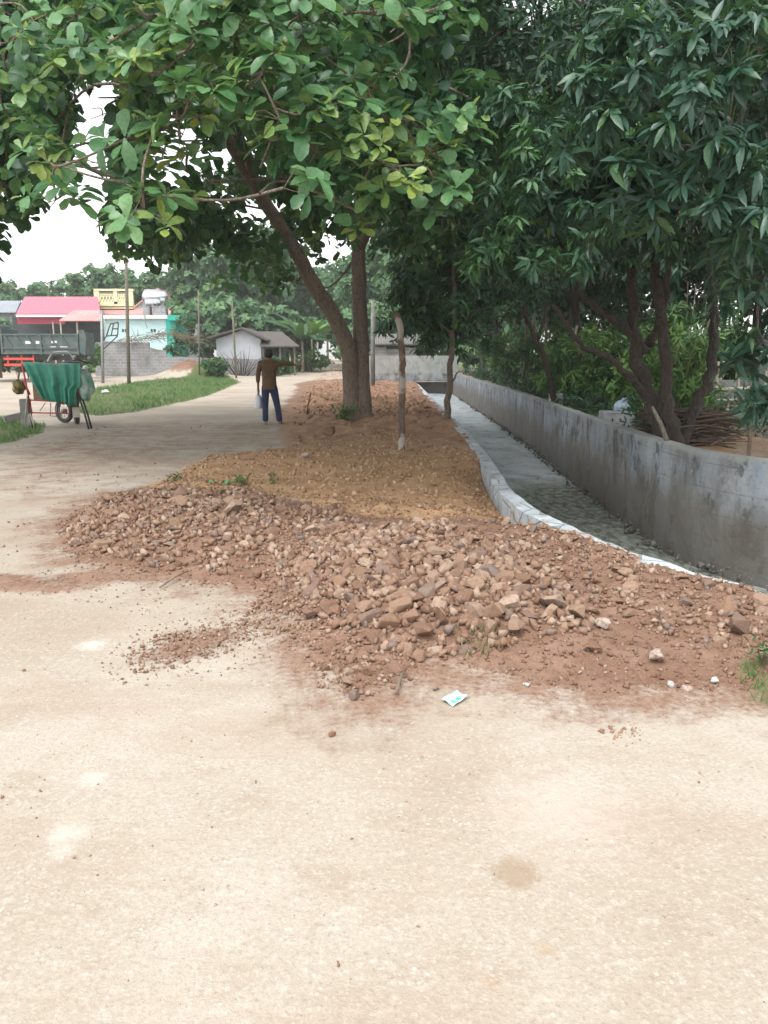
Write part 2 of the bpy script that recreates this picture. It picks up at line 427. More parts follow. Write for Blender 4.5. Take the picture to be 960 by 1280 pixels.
def canalmat():
    m, n, l, bs = newmat('canal_bed')
    v = coords(n, l); sep = n.new('ShaderNodeSeparateXYZ'); l.new(v, sep.inputs[0])
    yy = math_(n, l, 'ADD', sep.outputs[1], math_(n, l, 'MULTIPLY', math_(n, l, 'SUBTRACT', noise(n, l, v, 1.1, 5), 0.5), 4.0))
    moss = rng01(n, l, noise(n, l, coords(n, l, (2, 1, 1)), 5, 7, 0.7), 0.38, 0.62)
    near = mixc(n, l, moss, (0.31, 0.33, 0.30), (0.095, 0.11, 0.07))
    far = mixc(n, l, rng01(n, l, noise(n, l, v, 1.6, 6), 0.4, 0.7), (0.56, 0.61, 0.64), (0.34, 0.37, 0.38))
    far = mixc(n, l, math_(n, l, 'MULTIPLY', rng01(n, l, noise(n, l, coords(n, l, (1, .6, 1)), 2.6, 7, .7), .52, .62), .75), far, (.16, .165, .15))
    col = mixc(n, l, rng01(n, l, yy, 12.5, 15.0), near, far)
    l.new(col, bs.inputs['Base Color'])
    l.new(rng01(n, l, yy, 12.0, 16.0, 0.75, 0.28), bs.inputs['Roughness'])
    vo = N(n, 'TexVoronoi', Scale=14.0); l.new(v, vo.inputs['Vector'])
    bump(n, l, bs, math_(n, l, 'ADD', vo.outputs['Distance'], noise(n, l, v, 9, 6)), 0.5, 0.03); return m
M['canal_bed'] = canalmat()

# ground: mask.r reddish dug soil, mask.g ochre soil, mask.b turf earth, mask.a brown clods plus tree shade painted on the left road
def groundmat():
    m, n, l, bs = newmat('ground')
    v = coords(n, l)
    a = N(n, 'Attribute', attribute_name='mask')
    sc = n.new('ShaderNodeSeparateColor'); l.new(a.outputs['Color'], sc.inputs[0])
    big = noise(n, l, v, 0.55, 6, 0.6); mid = noise(n, l, v, 3.2, 6, 0.65); fine = noise(n, l, v, 26, 5, 0.7); grit = noise(n, l, v, 95, 3, 0.7)
    road = mixc(n, l, rng01(n, l, big, 0.36, 0.66), (0.42, 0.374, 0.310), (0.34, 0.286, 0.224))
    road = mixc(n, l, math_(n, l, 'MULTIPLY', rng01(n, l, mid, 0.48, 0.7), 0.6), road, (0.32, 0.26, 0.198))
    road = mixc(n, l, math_(n, l, 'MULTIPLY', rng01(n, l, fine, 0.50, 0.72), 0.5), road, (0.54, 0.49, 0.43))
    road = mixc(n, l, math_(n, l, 'MULTIPLY', rng01(n, l, grit, 0.54, 0.72), 0.5), road, (0.29, 0.235, 0.185))
    # embedded pale gravel
    vo = N(n, 'TexVoronoi', Scale=42.0); l.new(v, vo.inputs['Vector'])
    peb = math_(n, l, 'MULTIPLY', rng01(n, l, vo.outputs['Distance'], 0.18, 0.32, 1, 0), rng01(n, l, noise(n, l, v, 8, 4), 0.48, 0.6))
    pc = mixc(n, l, vo.outputs['Color'], (0.56, 0.50, 0.43), (0.36, 0.30, 0.24))
    road = mixc(n, l, math_(n, l, 'MULTIPLY', peb, 0.9), road, pc)
    g2 = noise(n, l, v, 58, 5, 0.75)
    road = mixc(n, l, math_(n, l, 'MULTIPLY', rng01(n, l, g2, 0.52, 0.68), 0.55), road, (0.25, 0.205, 0.16))
    road = mixc(n, l, math_(n, l, 'MULTIPLY', rng01(n, l, g2, 0.46, 0.34), 0.45), road, (0.56, 0.51, 0.44))
    drift = noise(n, l, coords(n, l, (0.5, 1.3, 1)), 0.9, 6, 0.62)
    road = mixc(n, l, math_(n, l, 'MULTIPLY', rng01(n, l, drift, 0.47, 0.66), 0.5), road, (0.33, 0.245, 0.185))
    smud = noise(n, l, coords(n, l, (1, 1.4, 1)), 7, 4, 0.7)
    road = mixc(n, l, math_(n, l, 'MULTIPLY', rng01(n, l, smud, 0.58, 0.72), 0.4), road, (0.29, 0.235, 0.18))
    soil = mixc(n, l, rng01(n, l, mid, 0.35, 0.68), (0.175, 0.098, 0.064), (0.25, 0.155, 0.108))
    soil = mixc(n, l, math_(n, l, 'MULTIPLY', rng01(n, l, fine, 0.48, 0.7), 0.6), soil, (0.105, 0.055, 0.037))
    soil = mixc(n, l, math_(n, l, 'MULTIPLY', rng01(n, l, grit, 0.52, 0.7), 0.6), soil, (0.36, 0.24, 0.17))
    ochre = mixc(n, l, rng01(n, l, mid, 0.35, 0.68), (0.43, 0.275, 0.15), (0.34, 0.195, 0.10))
    ochre = mixc(n, l, math_(n, l, 'MULTIPLY', rng01(n, l, fine, 0.48, 0.7), 0.6), ochre, (0.52, 0.37, 0.23))
    ochre = mixc(n, l, math_(n, l, 'MULTIPLY', rng01(n, l, grit, 0.5, 0.7), 0.6), ochre, (0.21, 0.115, 0.06))
    clod = mixc(n, l, rng01(n, l, mid, 0.35, 0.68), (0.29, 0.168, 0.097), (0.39, 0.24, 0.15))
    clod = mixc(n, l, math_(n, l, 'MULTIPLY', rng01(n, l, fine, 0.45, 0.7), 0.5), clod, (0.27, 0.17, 0.115))
    turf = mixc(n, l, rng01(n, l, mid, 0.35, 0.65), (0.085, 0.125, 0.045), (0.13, 0.13, 0.06))
    jit = math_(n, l, 'ADD', math_(n, l, 'MULTIPLY', math_(n, l, 'SUBTRACT', mid, 0.5), 0.9), math_(n, l, 'MULTIPLY', math_(n, l, 'SUBTRACT', fine, 0.5), 0.6))
    def msk(o): return rng01(n, l, math_(n, l, 'ADD', o, jit), 0.32, 0.68)
    col = mixc(n, l, msk(sc.outputs[0]), road, soil)
    col = mixc(n, l, msk(sc.outputs[1]), col, ochre)
    col = mixc(n, l, msk(a.outputs['Alpha']), col, clod)  # alpha also carries the tree shade painted on the left road
    col = mixc(n, l, msk(sc.outputs[2]), col, turf)
    # spilled lime (white) and the small brown oil spot on the road
    def spot(px, py, r, c, col, soft=0.35, amt=0.85):
        gx, gy = G(px, py)
        d = N(n, 'VectorMath', operation='DISTANCE'); l.new(v, d.inputs[0]); d.inputs[1].default_value = (gx, gy, 0)
        dd = math_(n, l, 'ADD', d.outputs['Value'], math_(n, l, 'MULTIPLY', math_(n, l, 'SUBTRACT', noise(n, l, v, 19, 6, 0.75), 0.5), r * 3.0))
        return mixc(n, l, math_(n, l, 'MULTIPLY', rng01(n, l, dd, r * (1 - soft), r * (1 + soft), 1, 0), amt), col, c)
    col = spot(645, 1092, 0.068, (0.29, 0.215, 0.145), col, 0.4, 0.75)
    col = spot(683, 1187, 0.022, (0.36, 0.27, 0.18), col, 0.5, 0.6)
    col = spot(614, 1228, 0.022, (0.36, 0.27, 0.18), col, 0.5, 0.6)
    col = spot(118, 974, 0.045, (0.62, 0.59, 0.54), col, 0.9, 0.36)
    col = spot(85, 1043, 0.055, (0.62, 0.59, 0.54), col, 0.9, 0.36)
    col = spot(78, 1064, 0.035, (0.62, 0.59, 0.54), col, 0.9, 0.3)
    col = spot(115, 806, 0.06, (0.66, 0.62, 0.57), col, 1.0, 0.5)
    col = spot(690, 1010, 0.20, (0.58, 0.53, 0.47), col, 1.0, 0.35)
    l.new(col, bs.inputs['Base Color']); bs.inputs['Roughness'].default_value = 0.95
    bs.inputs['Specular IOR Level'].default_value = 0.2
    hh = math_(n, l, 'ADD', math_(n, l, 'MULTIPLY', fine, 1.2), math_(n, l, 'ADD', math_(n, l, 'MULTIPLY', grit, 0.45), math_(n, l, 'MULTIPLY', peb, 0.35)))
    bump(n, l, bs, hh, 0.38, 0.016); return m
M['ground'] = groundmat()

def stonemat(name, stops):
    m, n, l, bs = newmat(name)
    v = coords(n, l)
    a = N(n, 'Attribute', attribute_name='tint'); oi = n.new('ShaderNodeObjectInfo')
    fr = math_(n, l, 'FRACT', math_(n, l, 'ADD', a.outputs['Fac'], oi.outputs['Random']))
    r = ramp(n, stops); l.new(fr, r.inputs[0])
    col = mixc(n, l, math_(n, l, 'MULTIPLY', rng01(n, l, noise(n, l, v, 7, 6, 0.7), 0.42, 0.68), 0.65), r.outputs[0], (0.215, 0.12, 0.08))
    col = mixc(n, l, math_(n, l, 'MULTIPLY', rng01(n, l, noise(n, l, v, 40, 4, 0.7), 0.5, 0.75), 0.45), col, (0.38, 0.285, 0.215))
    l.new(col, bs.inputs['Base Color']); bs.inputs['Roughness'].default_value = 0.92
    bs.inputs['Specular IOR Level'].default_value = 0.25
    bump(n, l, bs, noise(n, l, v, 22, 6, 0.7), 0.6, 0.02); return m
M['stone'] = stonemat('stone', [(0, (0.16, 0.088, 0.055)), (0.25, (0.26, 0.158, 0.103)), (0.5, (0.31, 0.21, 0.145)), (0.72, (0.41, 0.31, 0.235)), (0.85, (0.21, 0.13, 0.092)), (1, (0.20, 0.16, 0.137))])
M['clod'] = stonemat('clod', [(0, (0.21, 0.115, 0.066)), (0.5, (0.33, 0.195, 0.115)), (1, (0.43, 0.28, 0.18))])
M['red_clod'] = stonemat('red_clod', [(0, (0.14, 0.075, 0.048)), (0.6, (0.21, 0.125, 0.085)), (1, (0.30, 0.20, 0.145))])
M['ochre_clod'] = stonemat('ochre_clod', [(0, (0.30, 0.18, 0.095)), (0.5, (0.40, 0.255, 0.145)), (1, (0.50, 0.35, 0.22))])
M['road_stone'] = stonemat('road_stone', [(0, (0.33, 0.265, 0.21)), (0.6, (0.41, 0.35, 0.285)), (1, (0.49, 0.43, 0.36))])
M['pale_stone'] = stonemat('pale_stone', [(0, (0.46, 0.38, 0.32)), (1, (0.55, 0.46, 0.40))])
M['white_stone'] = stonemat('white_stone', [(0, (0.62, 0.58, 0.55)), (1, (0.72, 0.70, 0.68))])

# ------------------------------------------------------------------ terrain
KERB = [G(*q, .05) for q in [(603, 568), (615, 590), (637, 615), (652, 640), (690, 658), (722, 665), (781, 693), (852, 716), (947, 745)]]
KERB = [(1.78, 43.5), (1.66, 25.3), (1.60, 16.8), (1.53, 12.2)] + KERB[0:1] + [(1.39, 9.3), (1.40, 8.3), (1.45, 7.5), (1.55, 6.98), (1.68, 6.55), (1.86, 5.93), (2.1, 5.37), (2.38, 4.82), (2.8, 4.35), (3.7, 3.85), (5.2, 3.45), (8.5, 3.1), (14, 2.9)]
WALL = [(4.02, 46.2), (3.69, 22.9), (3.40, 15.2), (3.27, 11.5), (3.22, 9.9), (3.22, 8.6), (3.33, 7.85), (3.58, 7.25), (4.0, 6.65), (4.8, 5.95), (6.2, 5.3), (9.5, 4.7), (14.5, 4.4)]
def smooth_line(P, k=6):
    P = [Vector((p[0], p[1], 0)) for p in P]; out = []
    for i in range(len(P) - 1):
        p0, p1, p2, p3 = P[max(i-1, 0)], P[i], P[i+1], P[min(i+2, len(P)-1)]
        for j in range(k):
            t = j / k
            out.append(0.5 * ((2*p1) + (p2-p0)*t + (2*p0-5*p1+4*p2-p3)*t*t + (3*p1-p0-3*p2+p3)*t**3))
    out.append(P[-1]); return [(p.x, p.y) for p in out]
KL, WL = smooth_line(KERB), smooth_line(WALL)
_k = sorted(KL, key=lambda p: p[1]); _w = sorted(WL, key=lambda p: p[1])
def kx(y): return np.interp(y, [p[1] for p in _k], [p[0] for p in _k], left=40)
def wx(y): return np.interp(y, [p[1] for p in _w], [p[0] for p in _w], left=40)
CAN_Y = 45.6

P_SOIL = gpoly([(75, 650), (130, 620), (250, 600), (340, 620), (640, 640), (670, 660), (800, 700), (960, 755), (1300, 780), (1300, 895), (960, 862), (860, 858), (760, 866), (690, 856), (600, 832), (540, 836), (450, 872), (410, 845), (395, 805), (370, 785), (340, 765), (350, 740), (180, 720), (90, 700)])
P_CRUMB = gpoly([(150, 815), (200, 790), (300, 775), (330, 800), (250, 830), (165, 845)])
P_OCHRE = gpoly([(190, 612), (260, 572), (350, 562), (480, 545), (590, 565), (635, 640), (540, 650), (420, 645), (330, 622), (225, 622)])
P_CLOD = gpoly([(355, 535), (365, 505), (400, 470), (430, 459), (505, 470), (545, 505), (590, 560), (480, 552), (430, 556), (370, 562)])
P_STRIP = gpoly([(-200, 715), (60, 716), (190, 712), (200, 735), (60, 745), (-200, 750)])
P_HEAPA = gpoly([(90, 690), (80, 655), (150, 620), (300, 618), (420, 640), (520, 690), (430, 735), (340, 730), (200, 716)])
P_HEAPB = gpoly([(390, 770), (360, 720), (430, 680), (560, 660), (650, 690), (745, 772), (735, 800), (640, 818), (560, 828), (500, 828), (430, 800)])
P_HEAPC = gpoly([(600, 650), (700, 668), (820, 715), (970, 760), (1300, 790), (1300, 830), (960, 828), (840, 810), (740, 770), (650, 700)])
P_GRASS1 = gpoly([(92, 515), (110, 488), (180, 478), (280, 472), (300, 480), (250, 498), (170, 515), (120, 520)])
P_GRASS2 = gpoly([(-250, 530), (0, 522), (55, 530), (52, 543), (20, 552), (-60, 566), (-250, 600)])
P_GRASS3 = [(-10.5, 57.5), (-7.6, 55.5), (-6.6, 70), (-6.9, 110), (-11, 112), (-11.5, 75)]
P_GRASS4 = gpoly([(930, 850), (960, 835), (1100, 840), (1200, 880), (960, 880), (935, 868)])
HAY = (-13.2, 55.0)

def tz(x, y):
    x = np.asarray(x, float); y = np.asarray(y, float)
    z = 0.008 * np.clip(y - 35, 0, 125) + 0.02 * fbm(x * 0.5, y * 0.5, 3, 3) * np.clip(y / 10, 0.15, 1)
    nA = fbm(x * 3.1, y * 3.1, 7, 4); nB = fbm(x * 9, y * 9, 21, 3)
    soil = sstep(sdist(x, y, P_SOIL), -0.15, 0.45); och = sstep(sdist(x, y, P_OCHRE), -0.3, 0.5); clod = sstep(sdist(x, y, P_CLOD), -0.4, 0.8)
    hA = sstep(sdist(x, y, P_HEAPA), -0.15, 0.9); hB = sstep(sdist(x, y, P_HEAPB), -0.15, 0.6); hC = sstep(sdist(x, y, P_HEAPC), -0.1, 0.5)
    z = z + soil * (0.03 + 0.03 * nA + 0.025 * nB) + och * (0.03 + 0.045 * nA + 0.022 * nB) + hA * 0.10 + hB * 0.135 + hC * 0.05
    z = z + clod * (0.03 + 0.09 * nA + 0.06 * np.abs(nB) + 0.10 * fbm(x * 0.9, y * 0.9, 5, 2))
    # small rise round the big tree, strip of tyre-track soil with a low ridge
    z = z + 0.05 * np.exp(-((x + 0.6) ** 2 + (y - 18.8) ** 2) / 2.2)
    z = z + sstep(sdist(x, y, P_STRIP), -0.05, 0.2) * (0.015 + 0.02 * nB)
    # ground dips beside the kerb where its flank shows, and meets its top elsewhere
    dk = kx(y) - x
    near = np.exp(-np.clip(dk, 0, 9) ** 2 / 0.25)
    dip = sstep(y, 6.9, 7.7) * (1 - sstep(y, 10.6, 11.8))
    z = z - near * dip * 0.20
    z = z + np.exp(-np.clip(dk, 0, 9) ** 2 / 0.10) * (1 - sstep(y, 6.6, 7.4)) * sstep(y, 3.5, 4.2) * (0.045 + 0.03 * nA + 0.02 * nB)
    z = z + np.exp(-np.clip(dk, 0, 9) ** 2 / 0.10) * sstep(y, 11, 12.5) * (y < 44) * (0.03 + 0.05 * nA)
    # spoil heap by the hut
    z = z + 1.15 * np.exp(-(((x - HAY[0]) / 1.7) ** 2 + ((y - HAY[1]) / 1.6) ** 2)) * (1 + 0.25 * nA)
    yard = (x > wx(y) - 0.1) & (y < CAN_Y) & (y > 4.5)
    zy = 0.40 + 0.06 * fbm(x * 0.8, y * 0.8, 31, 4) + 0.006 * (y - 8)
    return np.where(yard, zy, z)
def hz(x, y): return float(tz(np.array([x]), np.array([y]))[0])

def axis_cols():
    fine = np.arange(-5.2, 4.6, 0.045)
    l_, s, x = [], 0.05, -5.2
    while x > -420: s *= 1.085; x -= s; l_.append(x)
    r_, s, x = [], 0.05, fine[-1]
    while x < 420: s *= 1.085; x += s; r_.append(x)
    return np.array(l_[::-1] + list(fine) + r_)
def axis_rows():
    y, s, out = -6.0, 0.5, []
    while y < 1.0: out.append(y); y += 0.35
    y = 1.0
    while y < 900:
        out.append(y)
        y += 0.04 if y < 9 else min(0.04 * (y / 9) ** 1.35, 40)
    return np.array(out)
xs, ys = axis_cols(), axis_rows()
X, Y = np.meshgrid(xs, ys)
Z = tz(X, Y)
bx_, by_ = X + 0.12 * fbm(X * 2, Y * 2, 41, 3), Y + 0.12 * fbm(X * 2, Y * 2, 43, 3)
mr = np.maximum(sstep(sdist(bx_, by_, P_SOIL), -0.55, 0.42), 0.6 * sstep(sdist(bx_, by_, P_CRUMB), -0.35, 0.25))
mr = np.maximum(mr, 0.56 * sstep(sdist(bx_, by_, P_SOIL), -1.0, 0.0) * (Y < 9))
mr = np.maximum(mr, (0.40 + 0.12 * fbm(X * .7, Y * .4, 19, 3)) * sstep(X, -8, -5.5) * (1 - sstep(X, -2.2, -1.0)) * sstep(Y, 5.5, 9) * (1 - sstep(Y, 18, 22)))
mr = np.maximum(mr, 0.62 * sstep(sdist(bx_, by_, P_STRIP), -0.12, 0.2))
mr = np.maximum(mr, np.exp(-(((X - HAY[0]) / 1.6) ** 2 + ((Y - HAY[1]) / 1.5) ** 2)) * 1.4)
mr = np.maximum(mr, 0.45 * sstep(-np.abs(Y - 3.45) + 0.3 * fbm(X * 1.5, Y, 51, 3), -0.45, 0.2) * sstep(X, -1.5, 1.5))
spoil = sstep(X + 0.35 * fbm(X * 1.3, Y * 0.8, 71, 3), -3.3 - 0.085 * (Y - 20), -2.2 - 0.085 * (Y - 20)) * sstep(Y, 17, 20) * (1 - sstep(Y, 44, 52)) * (X < kx(Y))
mr = np.maximum(mr, spoil * 0.9)
mg = sstep(sdist(bx_, by_, P_OCHRE), -0.5, 0.4)
mg = np.maximum(mg, 0.55 * ((X > wx(Y)) & (Y < CAN_Y)))
ma = sstep(sdist(bx_, by_, P_CLOD), -0.8, 0.5) * (1 - 0.6 * sstep(Y, 22, 30))
ma = np.maximum(ma, 0.36 * sstep(-np.hypot((X + 3.4) / 3.2, (Y - 14.5) / 6.5) , -1.2, -0.3))  # canopy shade painted onto the left road in clod colour
mb = np.zeros_like(X)
for P in (P_GRASS1, P_GRASS2, P_GRASS3, P_GRASS4): mb = np.maximum(mb, sstep(sdist(bx_, by_, P), -0.3, 0.4))
mb = np.maximum(mb, sstep(Y, 70, 85) * ((X < -22) | (X > -3)))
mb = np.maximum(mb, 0.6 * ((X > wx(Y) + 0.3) & (Y < CAN_Y) & (Y > 13)))
mask = np.stack([mr, mg, mb, ma], -1).reshape(-1, 4)
ny, nx = X.shape
idx = np.arange(ny * nx).reshape(ny, nx)
quads = np.stack([idx[:-1, :-1], idx[:-1, 1:], idx[1:, 1:], idx[1:, :-1]], -1).reshape(-1, 4)
fxc = (X[:-1, :-1] + X[1:, 1:]).ravel() / 2; fyc = (Y[:-1, :-1] + Y[1:, 1:]).ravel() / 2
canal = (fxc > kx(fyc) + 0.0) & (fxc < wx(fyc)) & (fyc < CAN_Y) & (fyc > 2.9)
road = (~canal) & (((fyc < 4.2) & (fxc < 8)) | ((fxc > -9) & (fxc < -1.6 - 0.06 * (fyc - 10)) & (fyc < 20)) | ((fxc > -7.5) & (fxc < -2.0) & (fyc < 120))) & (sdist(fxc, fyc, P_SOIL) < 0) & (sdist(fxc, fyc, P_OCHRE) < 0)
def submesh(name, sel):
    q = quads[sel]; used = np.unique(q); remap = np.full(ny * nx, -1); remap[used] = np.arange(len(used))
    V = np.stack([X.ravel(), Y.ravel(), Z.ravel()], -1)[used]
    return bulk_mesh(name, V, remap[q], smooth=True, extra={'mask': mask[used]})
tag(link_mesh('ground', submesh('ground', ~canal & ~road), M['ground']), 'brown earth and dug soil beside the canal and under the trees', kind='structure')
tag(link_mesh('dirt_road', submesh('dirt_road', road), M['ground']), 'pale dusty dirt road in front and along the left', kind='structure')

# canal bed
mb_ = MB()
cy = np.arange(2.4, CAN_Y + 1, 0.25); cxs = np.arange(1.0, 15.1, 0.25)
CX, CY = np.meshgrid(cxs, cy)
CZ = -0.60 + 0.025 * fbm(CX * 2, CY * 2, 61, 3)
ii = np.arange(CX.size).reshape(CX.shape)
cq = np.stack([ii[:-1, :-1], ii[:-1, 1:], ii[1:, 1:], ii[1:, :-1]], -1).reshape(-1, 4)
cc = np.stack([CX, CY, CZ], -1).reshape(-1, 3)
ccx = cc[cq].mean(1)
cq = cq[(ccx[:, 0] < wx(ccx[:, 1]) + 0.5) & (ccx[:, 0] > kx(ccx[:, 1]) - 0.5)]
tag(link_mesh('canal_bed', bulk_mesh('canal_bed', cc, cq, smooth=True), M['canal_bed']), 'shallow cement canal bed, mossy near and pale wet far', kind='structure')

def extrude_line(L, half, z0, z1, dz=0.15, jit=0.0, seed=0, topjit=0.0):
    """solid wall along a plan polyline; returns verts, quads"""
    P = [Vector((a, b, 0)) for a, b in L]
    # resample
    out = [P[0]]
    for a, b in zip(P, P[1:]):
        k = max(1, int((b - a).length / (0.12 if b.y < 16 else 0.3)))
        out += [a.lerp(b, (j + 1) / k) for j in range(k)]
    P = out; nz = max(1, int((z1 - z0) / dz)) ; V = []; ring = 2 * (nz + 1)
    for i, p in enumerate(P):
        t = (P[min(i+1, len(P)-1)] - P[max(i-1, 0)]).normalized(); nrm = Vector((-t.y, t.x, 0))
        tj = topjit * float(fbm(np.array([p.y * 3.0]), np.array([p.x * 3.0]), seed + 5, 3)[0])
        for sgn in (1, -1):
            for j in range(nz + 1):
                jj = j if sgn == 1 else nz - j
                z = z0 + (z1 - z0) * jj / nz + (tj if jj == nz else 0)
                o = jit * float(fbm(np.array([p.x * 4 + p.y * 4 + 9 * sgn]), np.array([z * 4]), seed, 3)[0])
                V.append(p + nrm * (sgn * half + o) + Vector((0, 0, z)))
    F = []
    for i in range(len(P) - 1):
        for k in range(ring):
            k2 = (k + 1) % ring
            F.append((i*ring+k, i*ring+k2, (i+1)*ring+k2, (i+1)*ring+k))
    F.append(tuple(range(ring))); F.append(tuple((len(P)-1)*ring + k for k in range(ring))[::-1])
    m = MB(); m._add(V, F); return m
# ------------------------------------------------------------------ canal wall, kerb, far wall
wall = extrude_line(WL, 0.09, -0.7, 0.60, 0.16, 0.012, 3, 0.012).build('canal_wall', M['canal_wall'], None, True)
wall.data.polygons.foreach_set('use_smooth', [False] * len(wall.data.polygons))
tag(wall, 'long stained grey cement wall along the right side of the canal', 'wall')
kerb = extrude_line(KL, 0.085, -0.7, 0.055, 0.12, 0.018, 13, 0.03).build('canal_kerb', M['kerb'])
tag(kerb, 'low whitish cement kerb edging the canal beside the dug soil', 'kerb')

# rock templates -------------------------------------------------------
def rock_verts(seed, flat=1.0, npts=13):
    r = random.Random(seed); bm = bmesh.new()
    for _ in range(npts):
        v = Vector((r.gauss(0, 1), r.gauss(0, 1), r.gauss(0, 1))).normalized()
        v = Vector((v.x * r.uniform(0.8, 1.1), v.y * 0.82 * r.uniform(0.8, 1.1), v.z * 0.62 * flat)) * 0.5
        bm.verts.new(v)
    res = bmesh.ops.convex_hull(bm, input=bm.verts)
    junk = [e for e in res['geom_interior'] if isinstance(e, bmesh.types.BMVert)]
    bmesh.ops.delete(bm, geom=junk, context='VERTS')
    return bm
def rock_mesh(name, seed, flat=1.0):
    bm = rock_verts(seed, flat)
    bmesh.ops.dissolve_limit(bm, angle_limit=R(14), verts=bm.verts, edges=bm.edges)
    bmesh.ops.bevel(bm, geom=list(bm.edges), offset=0.03, segments=2, profile=0.6, affect='EDGES')
    bmesh.ops.triangulate(bm, faces=bm.faces)
    me = bpy.data.meshes.new(name); bm.to_mesh(me); bm.free()
    me.materials.append(M['stone']); return me
ROCKS = [rock_mesh('broken_stone', 100 + i, 0.85 + 0.3 * (i % 3) / 2) for i in range(12)]
TPL = []
for i in range(6):
    bm = rock_verts(300 + i, 1.0, 9); bmesh.ops.triangulate(bm, faces=bm.faces); bm.verts.ensure_lookup_table(); bm.verts.index_update()
    TPL.append((np.array([v.co[:] for v in bm.verts]), np.array([[v.index for v in f.verts] for f in bm.faces]))); bm.free()
def rot_mats(n, g=rng):
    q = g.normal(size=(n, 4)); q /= np.linalg.norm(q, axis=1)[:, None]
    a, b, c, d = q.T
    return np.stack([np.stack([1-2*(c*c+d*d), 2*(b*c-d*a), 2*(b*d+c*a)], -1), np.stack([2*(b*c+d*a), 1-2*(b*b+d*d), 2*(c*d-b*a)], -1), np.stack([2*(b*d-c*a), 2*(c*d+b*a), 1-2*(b*b+c*c)], -1)], -2)
def bulk_rocks(name, P, S, mat, parent=None):
    V, F, T, off = [], [], [], 0
    kind = rng.integers(0, len(TPL), len(P)); Rm = rot_mats(len(P))
    for k, (tv, tf) in enumerate(TPL):
        s = np.where(kind == k)[0]
        if not len(s): continue
        v = np.einsum('nij,vj->nvi', Rm[s], tv) * S[s][:, None, None] + P[s][:, None, :]
        V.append(v.reshape(-1, 3)); F.append((tf[None] + (np.arange(len(s)) * len(tv))[:, None, None]).reshape(-1, 3) + off)
        T.append(np.repeat(rng.random(len(s)), len(tv))); off += len(s) * len(tv)
    return link_mesh(name, bulk_mesh(name, np.concatenate(V), np.concatenate(F), np.concatenate(T)), mat, parent)
def sample_poly(poly, n, margin=0.0):
    """random points in ground polygon, uniform over the image's rows so near and far are alike"""
    a = np.array(poly); out = np.zeros((0, 2))
    lo, hi = a.min(0), a.max(0)
    while len(out) < n:
        p = lo + rng.random((n * 3, 2)) * (hi - lo)
        p = p[sdist(p[:, 0], p[:, 1], poly) > margin]
        out = np.concatenate([out, p])
    return out[:n]

# individual broken stones: pixel zones with their size in metres
STONE_G = 'broken stones of the rubble heap'
placed = []
def try_place(x, y, s, k=0.42):
    for (a, b, t) in placed:
        if (a - x) ** 2 + (b - y) ** 2 < (k * (s + t)) ** 2: return False
    placed.append((x, y, s)); return True
def put_stone(x, y, s, label, group=STONE_G, mat=None, sink=0.12, name='broken_stone', tilt=0.5):
    me = ROCKS[random.randrange(len(ROCKS))]
    if mat is not None:
        me = me.copy(); me.materials.clear(); me.materials.append(mat)
    o = bpy.data.objects.new(name, me); COL.objects.link(o)
    o.scale = (s * random.uniform(0.95, 1.2), s * random.uniform(0.85, 1.05), s * random.uniform(0.75, 1.0))
    o.rotation_euler = (random.gauss(0, tilt), random.gauss(0, tilt), random.uniform(0, 6.28))
    o.location = (x, y, hz(x, y) + s * (0.20 - sink) + random.uniform(-.06, .05) * s)
    return tag(o, label, 'stone', group)
# stones one can point out
SPECIAL = [(820, 828, 0.115, 'pale pinkish pointed stone lying alone on the soil at lower right', 'pale_stone'),
           (755, 790, 0.125, 'flat pale stone at the right tip of the coarse rubble', 'pale_stone'),
           (690, 777, 0.20, 'largest light brown stone near the right end of the rubble', None),
           (722, 783, 0.17, 'round brown stone between the largest stone and the flat pale one', None),
           (597, 768, 0.20, 'big blocky grey-brown stone in the middle of the coarse rubble', None),
           (642, 803, 0.17, 'wide flat brown stone at the lower rubble edge above the dry tuft', None),
           (741, 822, 0.11, 'reddish stone on bare soil below the right tip of rubble', None),
           (526, 826, 0.11, 'brown stone at the bottom edge of the coarse rubble beside the dry tuft', None),
           (433, 855, 0.10, 'dark broken stone in the small spill below the rubble', None),
           (443, 870, 0.08, 'lowest stone of the small spill below the rubble', None),
           (292, 657, 0.24, 'tall grey upright slab of stone at the left heap', None),
           (228, 648, 0.22, 'biggest pale brown stone on top of the left heap', None),
           (134, 626, 0.18, 'dark flat stone at the top left corner of the left heap', None),
           (925, 798, 0.20, 'large reddish boulder beside the grass at the right edge', None),
           (545, 722, 0.17, 'grey-brown pointed stone at the back of the coarse rubble', None),
           (457, 735, 0.16, 'pale angular stone at the left crest of the coarse rubble', None),
           (391, 772, 0.13, 'bright tan stone at the left foot of the coarse rubble', None),
           (412, 541, 0.36, 'squarish tan boulder on the soil in front of the big tree', None),
           (545, 859, 0.055, 'small round pebble on the road just above the green sachet', None),
           (416, 916, 0.04, 'dark round pebble alone on the pale road', 'clod')]
for px, py, s, lb, mt in SPECIAL:
    gx, gy = G(px, py + 4)
    placed.append((gx, gy, s))
    put_stone(gx, gy, s, lb, 'stones that stand out on the soil and road', M[mt] if mt else None, -0.08, 'stone', 0.2)
